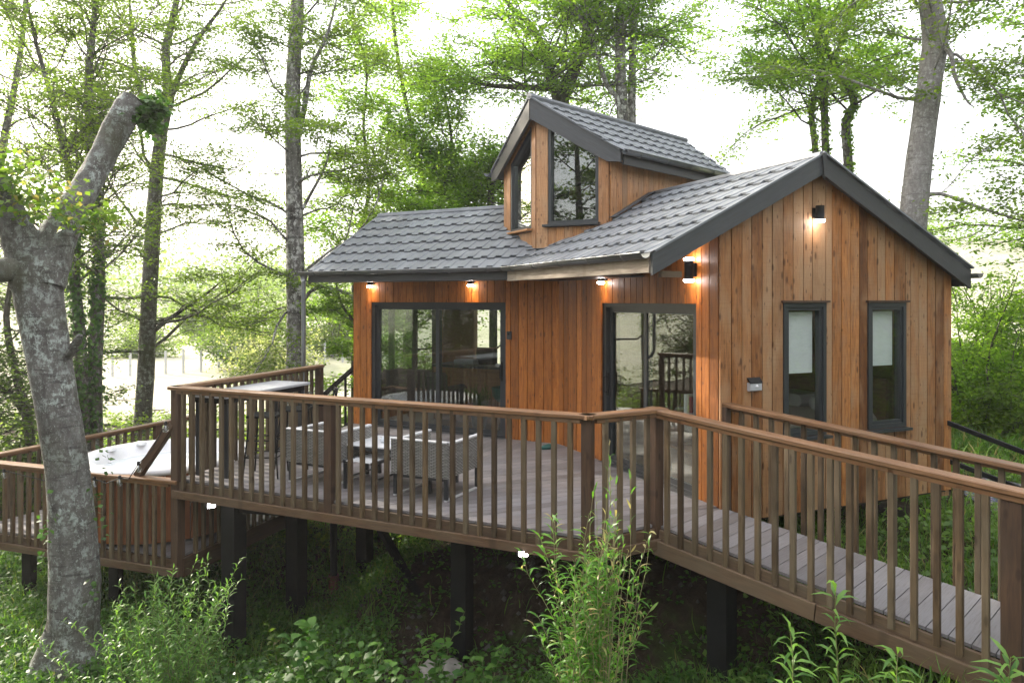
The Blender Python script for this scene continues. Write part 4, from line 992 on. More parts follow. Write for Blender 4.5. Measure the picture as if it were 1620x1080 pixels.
use('shelf_board', boxmesh(.8, .24, .03, M_inwall), sh, frame(o+d2*.35+Z*.80, d2, None, Z)); use('shelf_board', boxmesh(.8, .24, .03, M_inwall), sh, frame(o+d2*.35+Z*.4, d2, None, Z))
for e in (-.04, .74): use('shelf_side', boxmesh(.8, .24, .03, M_inwall), sh, frame(o+d2*e+Z*.40, Z, None, d2))
for k_ in range(9):
    bk = use('book', boxmesh(random.uniform(.18, .25), random.uniform(.12, .16), random.uniform(.025, .045), [M_red, M_paper, M_white][k_ % 3]), None, frame(o+d2*(.03+k_*.055)+Z*.935, Z, None, d2)); bk.name = 'book'; tag(bk, ['red book in the row on the low shelf inside the narrower door', 'cream book in the row on the low shelf inside the narrower door', 'white book in the row on the low shelf inside the narrower door'][k_ % 3], 'book', ['red', 'cream', 'white'][k_ % 3]+' books on the low shelf')

# ------------------------------------------------------------------ vegetation
def quads(name, V, F, mat, rnd=None, parent=None, smooth=False):
    """V (n,3) array, F (m,4) int array"""
    me = bpy.data.meshes.new(name); V = np.ascontiguousarray(V, np.float32); F = np.ascontiguousarray(F, np.int32)
    me.vertices.add(len(V)); me.vertices.foreach_set('co', V.ravel())
    me.loops.add(F.size); me.loops.foreach_set('vertex_index', F.ravel())
    me.polygons.add(len(F)); me.polygons.foreach_set('loop_start', np.arange(0, F.size, F.shape[1], dtype=np.int32))
    try: me.polygons.foreach_set('loop_total', np.full(len(F), F.shape[1], np.int32))
    except Exception: pass
    if smooth: me.polygons.foreach_set('use_smooth', np.ones(len(F), bool))
    me.update(calc_edges=True)
    if rnd is not None:
        a = me.attributes.new('rnd', 'FLOAT', 'POINT'); a.data.foreach_set('value', np.ascontiguousarray(rnd, np.float32))
    me.materials.append(mat)
    return put(bpy.data.objects.new(name, me), parent, None if parent is None else Matrix())
def unit(a): return a/np.maximum(np.linalg.norm(a, axis=-1, keepdims=True), 1e-9)
def leafgeo(C, D, Nm, L, Wd, droop=0.0):
    """diamond leaves with two segments; C base, D direction, Nm normal"""
    D = unit(D); s = unit(np.cross(D, Nm)); up_ = np.cross(s, D); L = L[:, None]; Wd = Wd[:, None]
    m = C+D*L*.45+up_*L*.06; tip = C+D*L*1.0-up_*L*droop
    V = np.stack([C, m+s*Wd*.5, tip, m-s*Wd*.5], 1).reshape(-1, 3); n = len(C)
    return V, np.arange(4*n).reshape(n, 4)
def bladegeo(C, D, Nm, L, Wd, droop=.25):
    """long leaves, three segments that arch over"""
    D = unit(D); s = unit(np.cross(D, Nm)); up_ = np.cross(s, D); L = L[:, None]; Wd = Wd[:, None]
    p1 = C+D*L*.35+up_*L*.10; p2 = C+D*L*.70+up_*L*(.10-droop*.35); tip = C+D*L*.98+up_*L*(.02-droop)
    V = np.stack([C, p1+s*Wd*.5, p1-s*Wd*.5, p2+s*Wd*.42, p2-s*Wd*.42, tip], 1); n = len(C); b = np.arange(n)[:, None]*6
    F = np.concatenate([b+np.array([[0, 1, 2, 2]]), b+np.array([[1, 3, 4, 2]]), b+np.array([[3, 5, 5, 4]])])
    F = np.concatenate([b+np.array([[1, 3, 4, 2]])])
    T = np.concatenate([b+np.array([[0, 1, 2]]), b+np.array([[3, 5, 4]]), b+np.array([[1, 3, 4]]), b+np.array([[1, 4, 2]])])
    return V.reshape(-1, 3), T
def rdir(n, tilt):
    az = rng.uniform(0, 2*np.pi, n); el = rng.normal(0, tilt, n)
    return np.stack([np.cos(az)*np.cos(el), np.sin(az)*np.cos(el), np.sin(el)], 1)
def upn(n, sp):
    v = np.stack([rng.normal(0, sp, n), rng.normal(0, sp, n), np.ones(n)], 1); return unit(v)
class Tubes:
    def __init__(s): s.V = []; s.F = []; s.n = 0
    def add(s, P, Rd, k=6, wob=0.0):
        P = np.asarray(P, float); Rd = np.asarray(Rd, float); m = len(P)
        t = unit(np.gradient(P, axis=0)); ref = np.array([0, 0, 1.]) if abs(t[0, 2]) < .8 else np.array([1., 0, 0])
        a = unit(np.cross(t, ref)); b = np.cross(t, a); an = np.arange(k)*2*np.pi/k
        rr = np.repeat(Rd[:, None], k, 1)
        if wob: rr = rr*(1+wob*(np.sin(an*2+rng.uniform(0, 6)+np.arange(m)[:, None]*.35)*.5+np.sin(an*3+np.arange(m)[:, None]*.2+1)*.4+rng.normal(0, .25, (m, k))))
        V = P[:, None]+rr[..., None]*(a[:, None]*np.cos(an)[None, :, None]+b[:, None]*np.sin(an)[None, :, None])
        i = np.arange(m-1)[:, None]*k; j = np.arange(k)[None]; j2 = (j+1) % k
        F = np.stack([i+j, i+j2, i+k+j2, i+k+j], -1).reshape(-1, 4)+s.n
        s.V.append(V.reshape(-1, 3)); s.F.append(F); s.n += m*k
    def build(s, name, mat, parent): return quads(name, np.concatenate(s.V), np.concatenate(s.F), mat, None, parent, True)
def smoothline(P, n):
    """Catmull-Rom resample of control rows (x,y,z,r)"""
    P = np.asarray(P, float); Q = np.vstack([2*P[0]-P[1], P, 2*P[-1]-P[-2]]); out = []
    m = len(P)-1
    for t in np.linspace(0, m-1e-6, n):
        i = int(t); f = t-i; a, b, c, d = Q[i:i+4]
        out.append(.5*((2*b)+(-a+c)*f+(2*a-5*b+4*c-d)*f*f+(-a+3*b-3*c+d)*f**3))
    return np.array(out)
def branch(p, d, L, n=7, wander=.18, lift=.0):
    P = [np.array(p, float)]; d = unit(np.array(d, float))
    for i in range(n-1):
        d = unit(d+rng.normal(0, wander, 3)+np.array([0, 0, lift])); P.append(P[-1]+d*L/(n-1))
    return np.array(P)
def tree(name, label, cat, trunks, mb, ml, nbr=26, blen=3.0, bel=(.1, .7), trange=(.25, 1.0), nleaf=15000, lsz=.085, wid=.62, spread=.10, twigs=6, group=None, azr=None, ivy=None, limbs=(), lift=.02, sides=10, flat=.32, brad=.32, droop=0.):
    """trunks: list of rows (x,y,z,r); branches grow from them; leaves sit on the twigs"""
    base = trunks[0][0]; t = thing(name, label, cat, base[:3], group)
    T = Tubes(); tw = []
    hosts = []
    for tr in trunks:
        S_ = smoothline(tr, 22); T.add(S_[:, :3], S_[:, 3], sides, .07); hosts.append(S_)
    for lb in limbs:
        lb = list(lb); e0, e1 = np.array(lb[-2]), np.array(lb[-1]); x_ = e1+(e1-e0)*.9; lb.append((x_[0], x_[1], x_[2]+.1, .004))
        S_ = smoothline(lb, 12); T.add(S_[:, :3], S_[:, 3], 7, .06); hosts.append(S_); 
    ivs = hosts[:]
    k = 0
    for hi, S_ in enumerate(hosts):
        n_ = nbr if hi < len(trunks) else max(4, nbr//5)
        r0 = trange[0] if hi < len(trunks) else .3
        for b in range(n_):
            f = r0+(trange[1]-r0)*(b+rng.uniform(0, 1))/n_; i = min(int(f*(len(S_)-1)), len(S_)-1); p = S_[i]; k += 1
            az = k*2.39996+rng.normal(0, .4)
            if azr is not None: az = rng.uniform(*azr)
            el = rng.uniform(*bel); L = blen*(1.12-.62*(f-r0)/(max(1e-3, trange[1]-r0)))*rng.uniform(.6, 1.15)*(1 if hi < len(trunks) else .7)
            d = np.array([np.cos(az)*np.cos(el), np.sin(az)*np.cos(el), np.sin(el)])
            P = branch(p[:3], d, L, 8, .22, lift); r = min(p[3]*brad, .008+L*.0085); Rr = np.linspace(r, .006, 8); T.add(P, Rr, 5)
            for q in range(twigs):
                g_ = .25+.75*(q+rng.uniform(0, 1))/twigs; ii = min(int(g_*7), 6); dd = unit(P[ii+1]-P[ii]); sd = np.cross(dd, [0, 0, 1.]); sd = unit(sd)*(1 if q % 2 else -1)
                d2_ = unit(dd*.7+sd*rng.uniform(.5, 1.1)+np.array([0, 0, rng.normal(0, .15)])); l2 = L*rng.uniform(.25, .5)*(1.2-.5*g_)
                P2 = branch(P[ii], d2_, l2, 5, .16, lift*.5); T.add(P2, np.linspace(min(r*.45, .012), .004, 5), 4); tw.append(P2)
                for w_ in range(2):
                    jj = rng.integers(1, 4); d3 = unit(unit(P2[jj+1]-P2[jj])+rng.normal(0, .55, 3)*np.array([1, 1, .4])); P3 = branch(P2[jj], d3, l2*.5, 4, .12, 0); P3 = np.vstack([P3, P3[-1:]]); tw.append(P3)
                    T.add(P3[:4], [.006, .005, .004, .003], 3)
            tw.append(P[3:8])
    T.build('trunk', mb, t)
    TW = np.array([x[:5] for x in tw]); seg = np.linalg.norm(np.diff(TW, axis=1), axis=2); w = seg.sum(1); w = w/w.sum()
    ti = rng.choice(len(TW), nleaf, p=w); sf_ = rng.uniform(0, 3.999, nleaf); si = sf_.astype(int); fr = (sf_-si)[:, None]
    C = TW[ti, si]*(1-fr)+TW[ti, si+1]*fr+rng.normal(0, spread, (nleaf, 3))*np.array([1, 1, flat])
    tone = np.clip(rng.normal(.5, .22, len(TW))[ti]+rng.normal(0, .16, nleaf), 0, 1)
    V, F = leafgeo(C, rdir(nleaf, .35)-np.array([0, 0, droop]), upn(nleaf, .5), lsz*rng.uniform(.65, 1.25, nleaf), lsz*wid*rng.uniform(.8, 1.2, nleaf), .08)
    quads('crown', V, F, ml, np.repeat(tone, 4), t)
    if ivy:
        cnt, side, (fa, fb), mat = ivy; S_ = np.concatenate([h for h in ivs[:len(trunks)]]); n_ = len(ivs[0])
        hh = rng.integers(0, len(trunks), cnt); ff = rng.uniform(fa, fb, cnt)*(n_-1); i0 = ff.astype(int); fr = (ff-i0)[:, None]
        H = np.stack(ivs[:len(trunks)]); p = H[hh, i0]*(1-fr)+H[hh, np.minimum(i0+1, n_-1)]*fr
        an = side+rng.normal(0, .9, cnt); o = np.stack([np.cos(an), np.sin(an), np.zeros(cnt)], 1)
        C = p[:, :3]+o*(p[:, 3:4]+rng.uniform(0, .05, (cnt, 1))); V, F = leafgeo(C, np.stack([rng.normal(0, .6, cnt), rng.normal(0, .6, cnt), -np.ones(cnt)], 1)+o*.5, o+rng.normal(0, .3, (cnt, 3)), rng.uniform(.05, .10, cnt), rng.uniform(.05, .09, cnt), .1)
        quads('ivy', V, F, mat, np.repeat(rng.uniform(0, 1, cnt), 4), t)
    return t
def TP(rows, Y):
    """trunk rows from measured (px, py, width_px[, dY]) at distance Y"""
    out = []
    for r in rows:
        y = Y+(r[3] if len(r) > 3 else 0); p = U(r[0], r[1], y); out.append((p.x, p.y, p.z, r[2]/2/FPX*y/math.sqrt(1+((r[0]-CX)/FPX)**2)))
    b = out[0]; z = gz1(b[0], b[1])
    if b[2] > z-.2: out.insert(0, (b[0], b[1], z-.3, b[3]*1.25))
    return out
ML_beech = leafmat('leaf_beech', (.066, .120, .016), (.140, .21, .036), .6)
ML_beech2 = leafmat('leaf_fresh', (.075, .155, .020), (.16, .26, .04), .6)
ML_light = leafmat('leaf_light', (.095, .185, .024), (.19, .30, .05), .66)
ML_dark = leafmat('leaf_dark', (.036, .078, .014), (.085, .14, .026), .5)
ML_ivy = leafmat('leaf_ivy', (.025, .070, .014), (.065, .15, .025), .35, .4)
ML_lime = leafmat('leaf_lime', (.075, .15, .022), (.16, .24, .045), .5, dry=(.26, .22, .09))
ML_hazel = leafmat('leaf_sprout', (.055, .125, .03), (.14, .24, .05), .45, .45)
ML_cover = leafmat('leaf_cover', (.024, .085, .014), (.078, .18, .028), .42, .55)
ML_grass = leafmat('leaf_grass', (.048, .12, .018), (.125, .23, .042), .45, .6, dry=(.24, .22, .10))
ML_blossom = leafmat('leaf_pale', (.14, .17, .06), (.30, .33, .17), .5)
B_beech = bark('bark_beech', (.045, .040, .033), (.125, .115, .10), (.34, .36, .33), .8, 1.5, (.045, .052, .016), .5)
B_lich = bark('bark_lichen', (.072, .067, .061), (.19, .181, .17), (.40, .45, .415), 1.0, 1.9, (.05, .053, .02), .6)
B_birch = bark('bark_birch', (.04, .036, .032), (.22, .21, .20), (.58, .58, .56), 1.0, 1.0)
B_dark = bark('bark_dark', (.035, .03, .025), (.10, .09, .075), (.22, .24, .20), .45, 1.5, (.04, .06, .015), .6)
B_ash = bark('bark_ash', (.14, .13, .12), (.27, .257, .242), (.48, .48, .46), .6, 2.2)

# the pollarded beech in front
TY = 7.75
trunk = TP([(r_[0], r_[1], r_[2]*.90) for r_ in [(112, 1040, 112), (116, 990, 98), (118, 930, 94), (115, 860, 88), (108, 760, 80), (97, 680, 82), (84, 600, 80), (70, 520, 84), (60, 455, 92), (62, 420, 92)]], TY)
pol = thing('pollarded_beech', 'thick lichen covered beech in the foreground with sawn off limbs and tufts of leaves', 'tree', trunk[0][:3])
T = Tubes(); S_ = smoothline(trunk, 46)
Sx = S_.copy(); T.add(Sx[:, :3], Sx[:, 3], 28, .05)
lim1 = smoothline(TP([(66, 450, 70), (84, 390, 62, .1), (110, 335, 52, .25), (140, 285, 47, .4), (166, 235, 46, .5), (190, 190, 46, .6), (212, 158, 44, .7)], TY)[1 if False else 0:], 24)
def cutz(rows): return [r for r in rows if r[2] > gz1(r[0], r[1])+.8]
def limb(rows, n, k=18, cap=True):
    P = smoothline(cutz(TP(rows, TY)), n); T.add(P[:, :3], P[:, 3], k, .09)
    T.V[-1][-k:] += unit(P[-1, :3]-P[-2, :3])*rng.uniform(-.05, .04, (k, 1)); T.V[-1] += rng.normal(0, .006, T.V[-1].shape)
    if cap:
        e = P[-1]; d = unit(P[-1, :3]-P[-2, :3]); T.add(np.array([e[:3], e[:3]+d*.015, e[:3]+d*.03]), [e[3], e[3]*.6, .003], k, .0)
    return P
l1 = limb([(68, 452, 78), (84, 392, 66, .1), (112, 335, 54, .25), (142, 285, 48, .4), (168, 235, 47, .5), (192, 190, 47, .6), (212, 160, 45, .7)], 26)
l2 = limb([(58, 450, 76), (42, 398, 70), (20, 350, 60, -.1), (-4, 300, 52, -.2), (-30, 250, 46, -.3)], 18)
l3 = limb([(56, 470, 60), (30, 432, 52, -.1), (0, 428, 46, -.2), (-50, 440, 40, -.3)], 14)
limb([(108, 560, 20), (122, 540, 15, -.1), (126, 532, 12, -.15)], 5, 8)
# root flare
for an in (-2.2, -1.3, -.4, .9, 2.2, 3.1):
    b = trunk[1]; r = trunk[1][3]; P = np.array([(b[0]+math.cos(an)*r*.55, b[1]+math.sin(an)*r*.55, b[2]+.35), (b[0]+math.cos(an)*r*.8, b[1]+math.sin(an)*r*.8, b[2]+.02), (b[0]+math.cos(an)*r*1.25, b[1]+math.sin(an)*r*1.25, b[2]-.35)]); S2 = smoothline(np.c_[P, [.10, .15, .2]], 8); T.add(S2[:, :3], S2[:, 3], 10, .06)
T.build('trunk', B_lich, pol)
def tuft(pts, n, sp, lsz, mat, parent, name='foliage', flat=.6):
    pts = np.array([tuple(U(*p)) for p in pts]); i = rng.integers(0, len(pts), n); C = pts[i]+rng.normal(0, 1, (n, 3))*np.array(sp)
    V, F = leafgeo(C, rdir(n, .4)-np.array([0, 0, .35]), upn(n, .55), lsz*rng.uniform(.7, 1.25, n), lsz*.85*rng.uniform(.8, 1.2, n), .15)
    return quads(name, V, F, mat, np.repeat(rng.uniform(0, 1, n), 4), parent)
tuft([(232, 165, 8.5), (245, 180, 8.55), (238, 190, 8.5), (250, 165, 8.5), (228, 185, 8.45)], 520, (.055, .08, .07), .085, ML_ivy, pol, 'ivy')
tuft([(10, 250, 7.5), (40, 275, 7.6), (20, 290, 7.4), (70, 290, 7.6), (95, 305, 7.5), (60, 315, 7.5), (100, 335, 7.5), (130, 345, 7.5), (160, 345, 7.6), (140, 360, 7.5), (15, 300, 7.4), (-20, 270, 7.4), (20, 330, 7.4), (170, 335, 7.6)], 720, (.13, .13, .06), .074, ML_lime, pol, 'leaf_sprays')
o = tuft([(150, 800, 7.3), (170, 830, 7.4), (75, 830, 7.3), (70, 870, 7.4), (150, 930, 7.3), (165, 720, 7.5)], 70, (.03, .05, .10), .06, ML_ivy, pol, 'shoots'); o['kind'] = 'stuff'

GT = 'trees round the cabin'
tree('beech_tree', 'ivy clad double trunked beech just behind the lower deck, fanning out at the top', 'tree',
     [TP([(152, 700, 24), (150, 600, 24), (154, 500, 23), (156, 420, 22), (150, 300, 20), (142, 210, 17), (140, 120, 14), (150, 20, 10), (160, -120, 6)], 13.2),
      TP([(132, 700, 22), (130, 600, 21), (124, 500, 20), (118, 440, 18), (120, 350, 16), (105, 250, 13), (80, 150, 9), (50, 40, 6), (30, -80, 4)], 13.0)],
     B_beech, ML_beech, nbr=34, blen=2.5, bel=(.25, 1.1), trange=(.42, 1.0), nleaf=30000, lsz=.068, spread=.14, ivy=(1500, -1.4, (.12, .62), ML_ivy), group=GT)
tree('beech_tree', 'slender grey trunked beech standing between the ivy clad tree and the birch', 'tree',
     [TP([(226, 672, 30), (231, 590, 28), (235, 500, 26), (240, 400, 26), (246, 300, 24), (254, 220, 21), (266, 150, 18), (262, 80, 14), (280, 0, 10), (300, -120, 7)], 17)],
     B_beech, ML_beech, nbr=36, blen=3.8, bel=(-.12, .6), trange=(.22, 1.0), nleaf=38000, lsz=.075, spread=.18, group=GT,
     limbs=[TP([(258, 190, 14), (272, 150, 11), (288, 110, 9), (315, 60, 7), (345, 20, 5)], 17)[1:], TP([(250, 230, 12), (235, 180, 10), (215, 120, 8), (208, 40, 6)], 17)[1:], TP([(236, 530, 9), (262, 508, 8), (292, 488, 6), (330, 462, 4)], 17)[1:]])
tree('birch_tree', 'tall pale barked tree right against the far end of the main deck railing', 'tree',
     [TP([(468, 600, 31), (469, 540, 30), (468, 440, 29), (466, 330, 27), (464, 220, 26), (464, 120, 24), (470, 20, 22), (474, -120, 16), (476, -260, 10)], 16)],
     B_birch, ML_beech, nbr=32, blen=3.0, bel=(-.15, .6), trange=(.28, 1.0), nleaf=40000, lsz=.078, spread=.18, group=GT,
     limbs=[TP([(468, 230, 10), (482, 170, 9), (492, 110, 7), (516, 60, 5), (530, 10, 3)], 16)[1:], TP([(468, 350, 6), (490, 310, 5), (515, 262, 4), (524, 220, 2)], 16)[1:], TP([(470, 490, 7), (500, 455, 6), (545, 462, 5), (562, 475, 3)], 16)[1:]])
tree('lime_tree', 'broad densely leaved tree rising behind the left roof', 'tree',
     [TP([(690, 420, 10), (680, 330, 9), (660, 240, 8), (640, 150, 6), (625, 60, 6), (620, -10, 4)], 20), TP([(730, 420, 13), (726, 330, 12), (718, 290, 10), (690, 260, 9), (660, 230, 6), (600, 200, 4)], 19.5), TP([(780, 420, 12), (776, 330, 11), (779, 290, 9), (792, 262, 7), (800, 250, 5)], 18.5),
      TP([(560, 460, 8), (566, 380, 7), (584, 300, 6), (575, 200, 5), (580, 110, 4), (560, 40, 4)], 19.0), TP([(690, 420, 7), (700, 330, 6), (715, 240, 5), (705, 160, 4), (690, 100, 4)], 19.2)],
     B_dark, ML_light, nbr=32, blen=1.75, bel=(-.3, .8), trange=(.12, 1.0), nleaf=64000, lsz=.10, spread=.20, flat=.75, group=GT, brad=.5, twigs=7)
tree('oak_tree', 'spreading forked tree behind the dormer with light fresh leaves', 'tree',
     [TP([(892, 330, 34), (888, 230, 32), (886, 165, 30), (900, 130, 22), (925, 70, 16), (930, 10, 12), (940, -100, 8)], 18), TP([(890, 240, 20), (884, 160, 20), (870, 120, 16), (860, 80, 13), (840, 40, 10), (800, 0, 8), (780, -90, 5)], 18.2),
      TP([(890, 240, 14), (886, 150, 12), (850, 140, 10), (820, 138, 9), (780, 136, 6), (745, 130, 4)], 17.6)],
     B_dark, ML_light, nbr=20, blen=3.2, bel=(-.1, .7), trange=(.42, 1.0), nleaf=26000, lsz=.095, spread=.16, group=GT)
tree('birch_tree', 'pair of pale mottled trunks rising together behind the dormer ridge', 'tree',
     [TP([(990, 330, 22), (986, 200, 20), (982, 120, 18), (982, 40, 16), (984, -40, 14), (990, -200, 9)], 17), TP([(1004, 330, 14), (1000, 200, 13), (1000, 130, 12), (1002, 60, 11), (1008, -20, 10), (1020, -180, 6)], 17.2), TP([(985, 220, 8), (958, 130, 8), (935, 60, 7), (910, 10, 6), (880, -60, 4)], 16.8)],
     B_birch, ML_light, nbr=18, blen=3.4, bel=(-.1, .7), trange=(.5, 1.0), nleaf=22000, lsz=.09, spread=.15, group=GT)
tree('ivy_tree', 'cluster of thin twisting ivy wrapped stems behind the gable ridge', 'tree',
     [TP([(1310, 360, 14), (1306, 240, 13), (1304, 170, 12), (1300, 110, 11), (1296, 40, 10), (1290, -80, 6)], 16), TP([(1344, 360, 17), (1342, 260, 16), (1338, 195, 15), (1352, 160, 13), (1330, 120, 11), (1300, 60, 9), (1280, 0, 7), (1250, -60, 5)], 15.6), TP([(1292, 360, 12), (1290, 240, 11), (1284, 175, 10), (1300, 120, 8), (1330, 70, 7), (1350, 0, 5)], 16.3)],
     B_beech, ML_light, nbr=16, blen=3.0, bel=(-.1, .7), trange=(.45, 1.0), nleaf=22000, lsz=.09, spread=.15, ivy=(1700, -1.5, (.2, .95), ML_beech2), group=GT)
tree('ash_tree', 'thick smooth grey trunk rising behind the right slope of the gable roof', 'tree',
     [TP([(1440, 420, 48), (1446, 330, 45), (1454, 250, 43), (1464, 180, 43), (1474, 110, 42), (1480, 60, 44), (1472, 0, 38), (1468, -80, 32), (1480, -250, 20)], 13)],
     B_ash, ML_beech, nbr=14, blen=3.2, bel=(-.3, .5), trange=(.5, 1.0), nleaf=11000, lsz=.085, spread=.14, group=GT, sides=18,
     limbs=[TP([(1478, 60, 14), (1504, 85, 9, -.3), (1510, 120, 7, -.4), (1524, 150, 5, -.5), (1534, 165, 3, -.6)], 13)[1:], TP([(1450, 318, 10), (1484, 306, 7, -.2), (1540, 325, 6, -.5), (1620, 350, 4, -1)], 13)[1:]])
tree('field_maple', 'leafy tree leaning in from beyond the right edge', 'tree',
     [TP([(1760, 560, 40), (1740, 400, 36), (1720, 250, 30), (1700, 120, 24), (1690, 0, 16), (1680, -150, 8)], 14.5)],
     B_dark, ML_beech2, nbr=34, blen=3.3, bel=(-.25, .4), trange=(.2, 1.0), nleaf=22000, lsz=.09, spread=.14, group=GT)
tree('crooked_tree', 'small crooked stemmed tree at the far left behind the lower railing', 'tree',
     [TP([(48, 720, 20), (44, 660, 18), (30, 610, 15), (18, 560, 13), (10, 500, 11), (20, 430, 8), (30, 360, 5)], 13.8), TP([(46, 690, 13), (30, 640, 12), (5, 618, 10), (-30, 610, 8), (-70, 590, 5)], 13.6)],
     B_dark, ML_dark, nbr=22, blen=2.4, bel=(-.2, .6), trange=(.3, 1.0), nleaf=16000, lsz=.085, spread=.16, group=GT)
tree('tall_beech', 'tall many branched beech filling the upper left corner', 'tree',
     [TP([(-30, 700, 26), (-26, 560, 24), (-20, 400, 20), (-6, 300, 16), (10, 200, 13), (30, 100, 10), (40, 0, 7), (40, -120, 5)], 19)],
     B_beech, ML_beech, nbr=34, blen=3.4, bel=(.1, .9), trange=(.3, 1.0), nleaf=30000, lsz=.075, spread=.17, group=GT)
tree('hazel', 'light leafy sapling between the downpipe and the cabin end', 'sapling',
     [TP([(600, 640, 8), (585, 560, 7), (560, 510, 5), (540, 480, 4), (530, 440, 3)], 16.0)], B_dark, ML_beech2, nbr=16, blen=1.3, bel=(-.3, .5), trange=(.2, 1.0), nleaf=6000, lsz=.08, spread=.10)
tree('thicket_tree', 'dense leafy tree close outside the cabin end windows', 'tree',
     [TP([(640, 640, 20), (646, 540, 17), (656, 430, 14), (650, 350, 10), (646, 330, 6)], 18)], B_dark, ML_beech2, nbr=30, blen=2.6, bel=(-.3, .5), trange=(.05, 1.0), nleaf=20000, lsz=.09, spread=.18, group=GT)
def shrub(name, label, c, rad, hgt, n, mat, lsz, cat='shrub', nst=22, group=None):
    z = gz1(c[0], c[1]); t = thing(name, label, cat, (c[0], c[1], z), group); T = Tubes(); tw = []
    for i in range(nst):
        az = rng.uniform(0, 6.28); el = rng.uniform(.5, 1.45); L = hgt*rng.uniform(.6, 1.1)
        P = branch((c[0]+rng.normal(0, rad*.15), c[1]+rng.normal(0, rad*.15), z-.05), (math.cos(az)*math.cos(el)*rad/hgt*1.6, math.sin(az)*math.cos(el)*rad/hgt*1.6, math.sin(el)), L, 8, .16, -.02); T.add(P, np.linspace(.018, .004, 8)*hgt*.5, 5); tw.append(P[2:7])
        for q in range(7):
            j = rng.integers(1, 7); P2 = branch(P[j], rdir(1, .4)[0]+np.array([0, 0, .2]), L*rng.uniform(.2, .4), 5, .2, 0); T.add(P2, np.linspace(.007, .003, 5), 4); tw.append(P2)
    T.build('stems', B_dark, t); TW = np.array(tw); ti = rng.integers(0, len(TW), n); sf_ = rng.uniform(0, 3.999, n); si = sf_.astype(int); fr = (sf_-si)[:, None]
    C = TW[ti, si]*(1-fr)+TW[ti, si+1]*fr+rng.normal(0, lsz*1.2, (n, 3)); C[:, 2] = np.maximum(C[:, 2], z)
    V, F = leafgeo(C, rdir(n, .5), upn(n, .6), lsz*rng.uniform(.7, 1.25, n), lsz*.65*rng.uniform(.8, 1.2, n), .1)
    quads('foliage', V, F, mat, np.repeat(np.clip(rng.normal(.5, .2, len(TW))[ti]+rng.normal(0, .15, n), 0, 1), 4), t); return t
def at(px, Y): return ((px-CX)/FPX*Y, Y)
shrub('hawthorn', 'tall bright shrub touching the right corner of the cabin', at(1548, 14), 1.5, 3.0, 24000, ML_light, .075)
shrub('hawthorn', 'spreading hawthorn at the right edge below the maple', at(1625, 15), 1.8, 3.4, 24000, ML_beech2, .075)
shrub('elder', 'low dark elder between the two hawthorns', at(1585, 13), 1.0, 1.3, 6000, ML_beech, .09)
shrub('holly', 'rounded bush behind the lower railing left of the slender beech', at(190, 14.5), 1.3, 1.7, 9000, ML_beech, .075)
shrub('holly', 'bush behind the lower railing right of the slender beech', at(275, 15.5), 1.0, 1.3, 6000, ML_beech2, .075)
shrub('elder', 'dark bush in the far left corner below the crooked tree', at(15, 13.2), 1.2, 1.9, 9000, ML_dark, .085)
shrub('hawthorn', 'pale blossoming hawthorn in the meadow beyond the birch', at(428, 31), 2.2, 2.9, 8000, ML_blossom, .13)
shrub('hawthorn', 'rounded green hawthorn behind the pale blossoming one', at(400, 37), 3.0, 4.6, 9000, ML_beech, .17)
shrub('hawthorn', 'hazy broad tree in the meadow seen beside the downpipe', at(535, 42), 4.0, 5.2, 10000, ML_beech, .2)
shrub('hawthorn', 'small far tree in the meadow left of the slender beech', at(215, 44), 2.6, 3.4, 6000, ML_beech, .18)
shrub('hawthorn', 'far hedge tree at the meadow edge near the left border', at(320, 60), 3.2, 4.2, 6000, ML_beech, .24)
# woods behind the camera, mirrored in the panes
for i, (x, y, h, m) in enumerate([(-9.5, -2.5, 11, ML_beech), (-13, 3.0, 12, ML_dark), (-6.5, -7, 12, ML_dark), (-15, -5, 13, ML_beech), (10, 1.2, 9, ML_beech), (13, 5.5, 10, ML_beech2), (9, -5, 12, ML_dark), (1.5, -9, 12, ML_beech), (-17.5, 8, 13, ML_beech), (-2, -12, 13, ML_dark), (-12, -.5, 12, ML_dark), (-18, 2, 14, ML_dark), (-14.5, 6.5, 12, ML_dark), (12, 2.8, 11, ML_dark)]):
    z = gz1(x, y); lean = rng.normal(0, .05, 2)
    rows = [(x, y, z-.3, .26), (x+lean[0]*h*.3, y+lean[1]*h*.3, z+h*.3, .2), (x+lean[0]*h*.6+.2, y+lean[1]*h*.6, z+h*.6, .14), (x+lean[0]*h, y+lean[1]*h, z+h, .04)]
    t = tree('woodland_tree', 'tree of the surrounding wood seen only as a reflection in the window panes', 'tree', [rows], B_dark, m, nbr=40, blen=4.2, bel=(-.25, .5), trange=(.10, 1.0), nleaf=16000, lsz=.17, spread=.22, group='woods around the viewer')
# far woods on the hills
n = 60000; cx_ = rng.uniform(-170, 170, 420); cy_ = rng.uniform(95, 190, 420); ci = rng.integers(0, 420, n)
X = cx_[ci]+rng.normal(0, 3.2, n); Y_ = cy_[ci]+rng.normal(0, 3.2, n); C = np.stack([X, Y_, gz(X, Y_)+np.abs(rng.normal(3.2, 2.4, n))], 1)
V, F = leafgeo(C, rdir(n, .5), upn(n, .7), rng.uniform(.45, .9, n), rng.uniform(.4, .75, n)); o = quads('far_woods', V, F, ML_beech, np.repeat(rng.uniform(0, 1, n), 4)); tag(o, 'hazy far off woodland along the hills', 'woodland', kind='stuff')
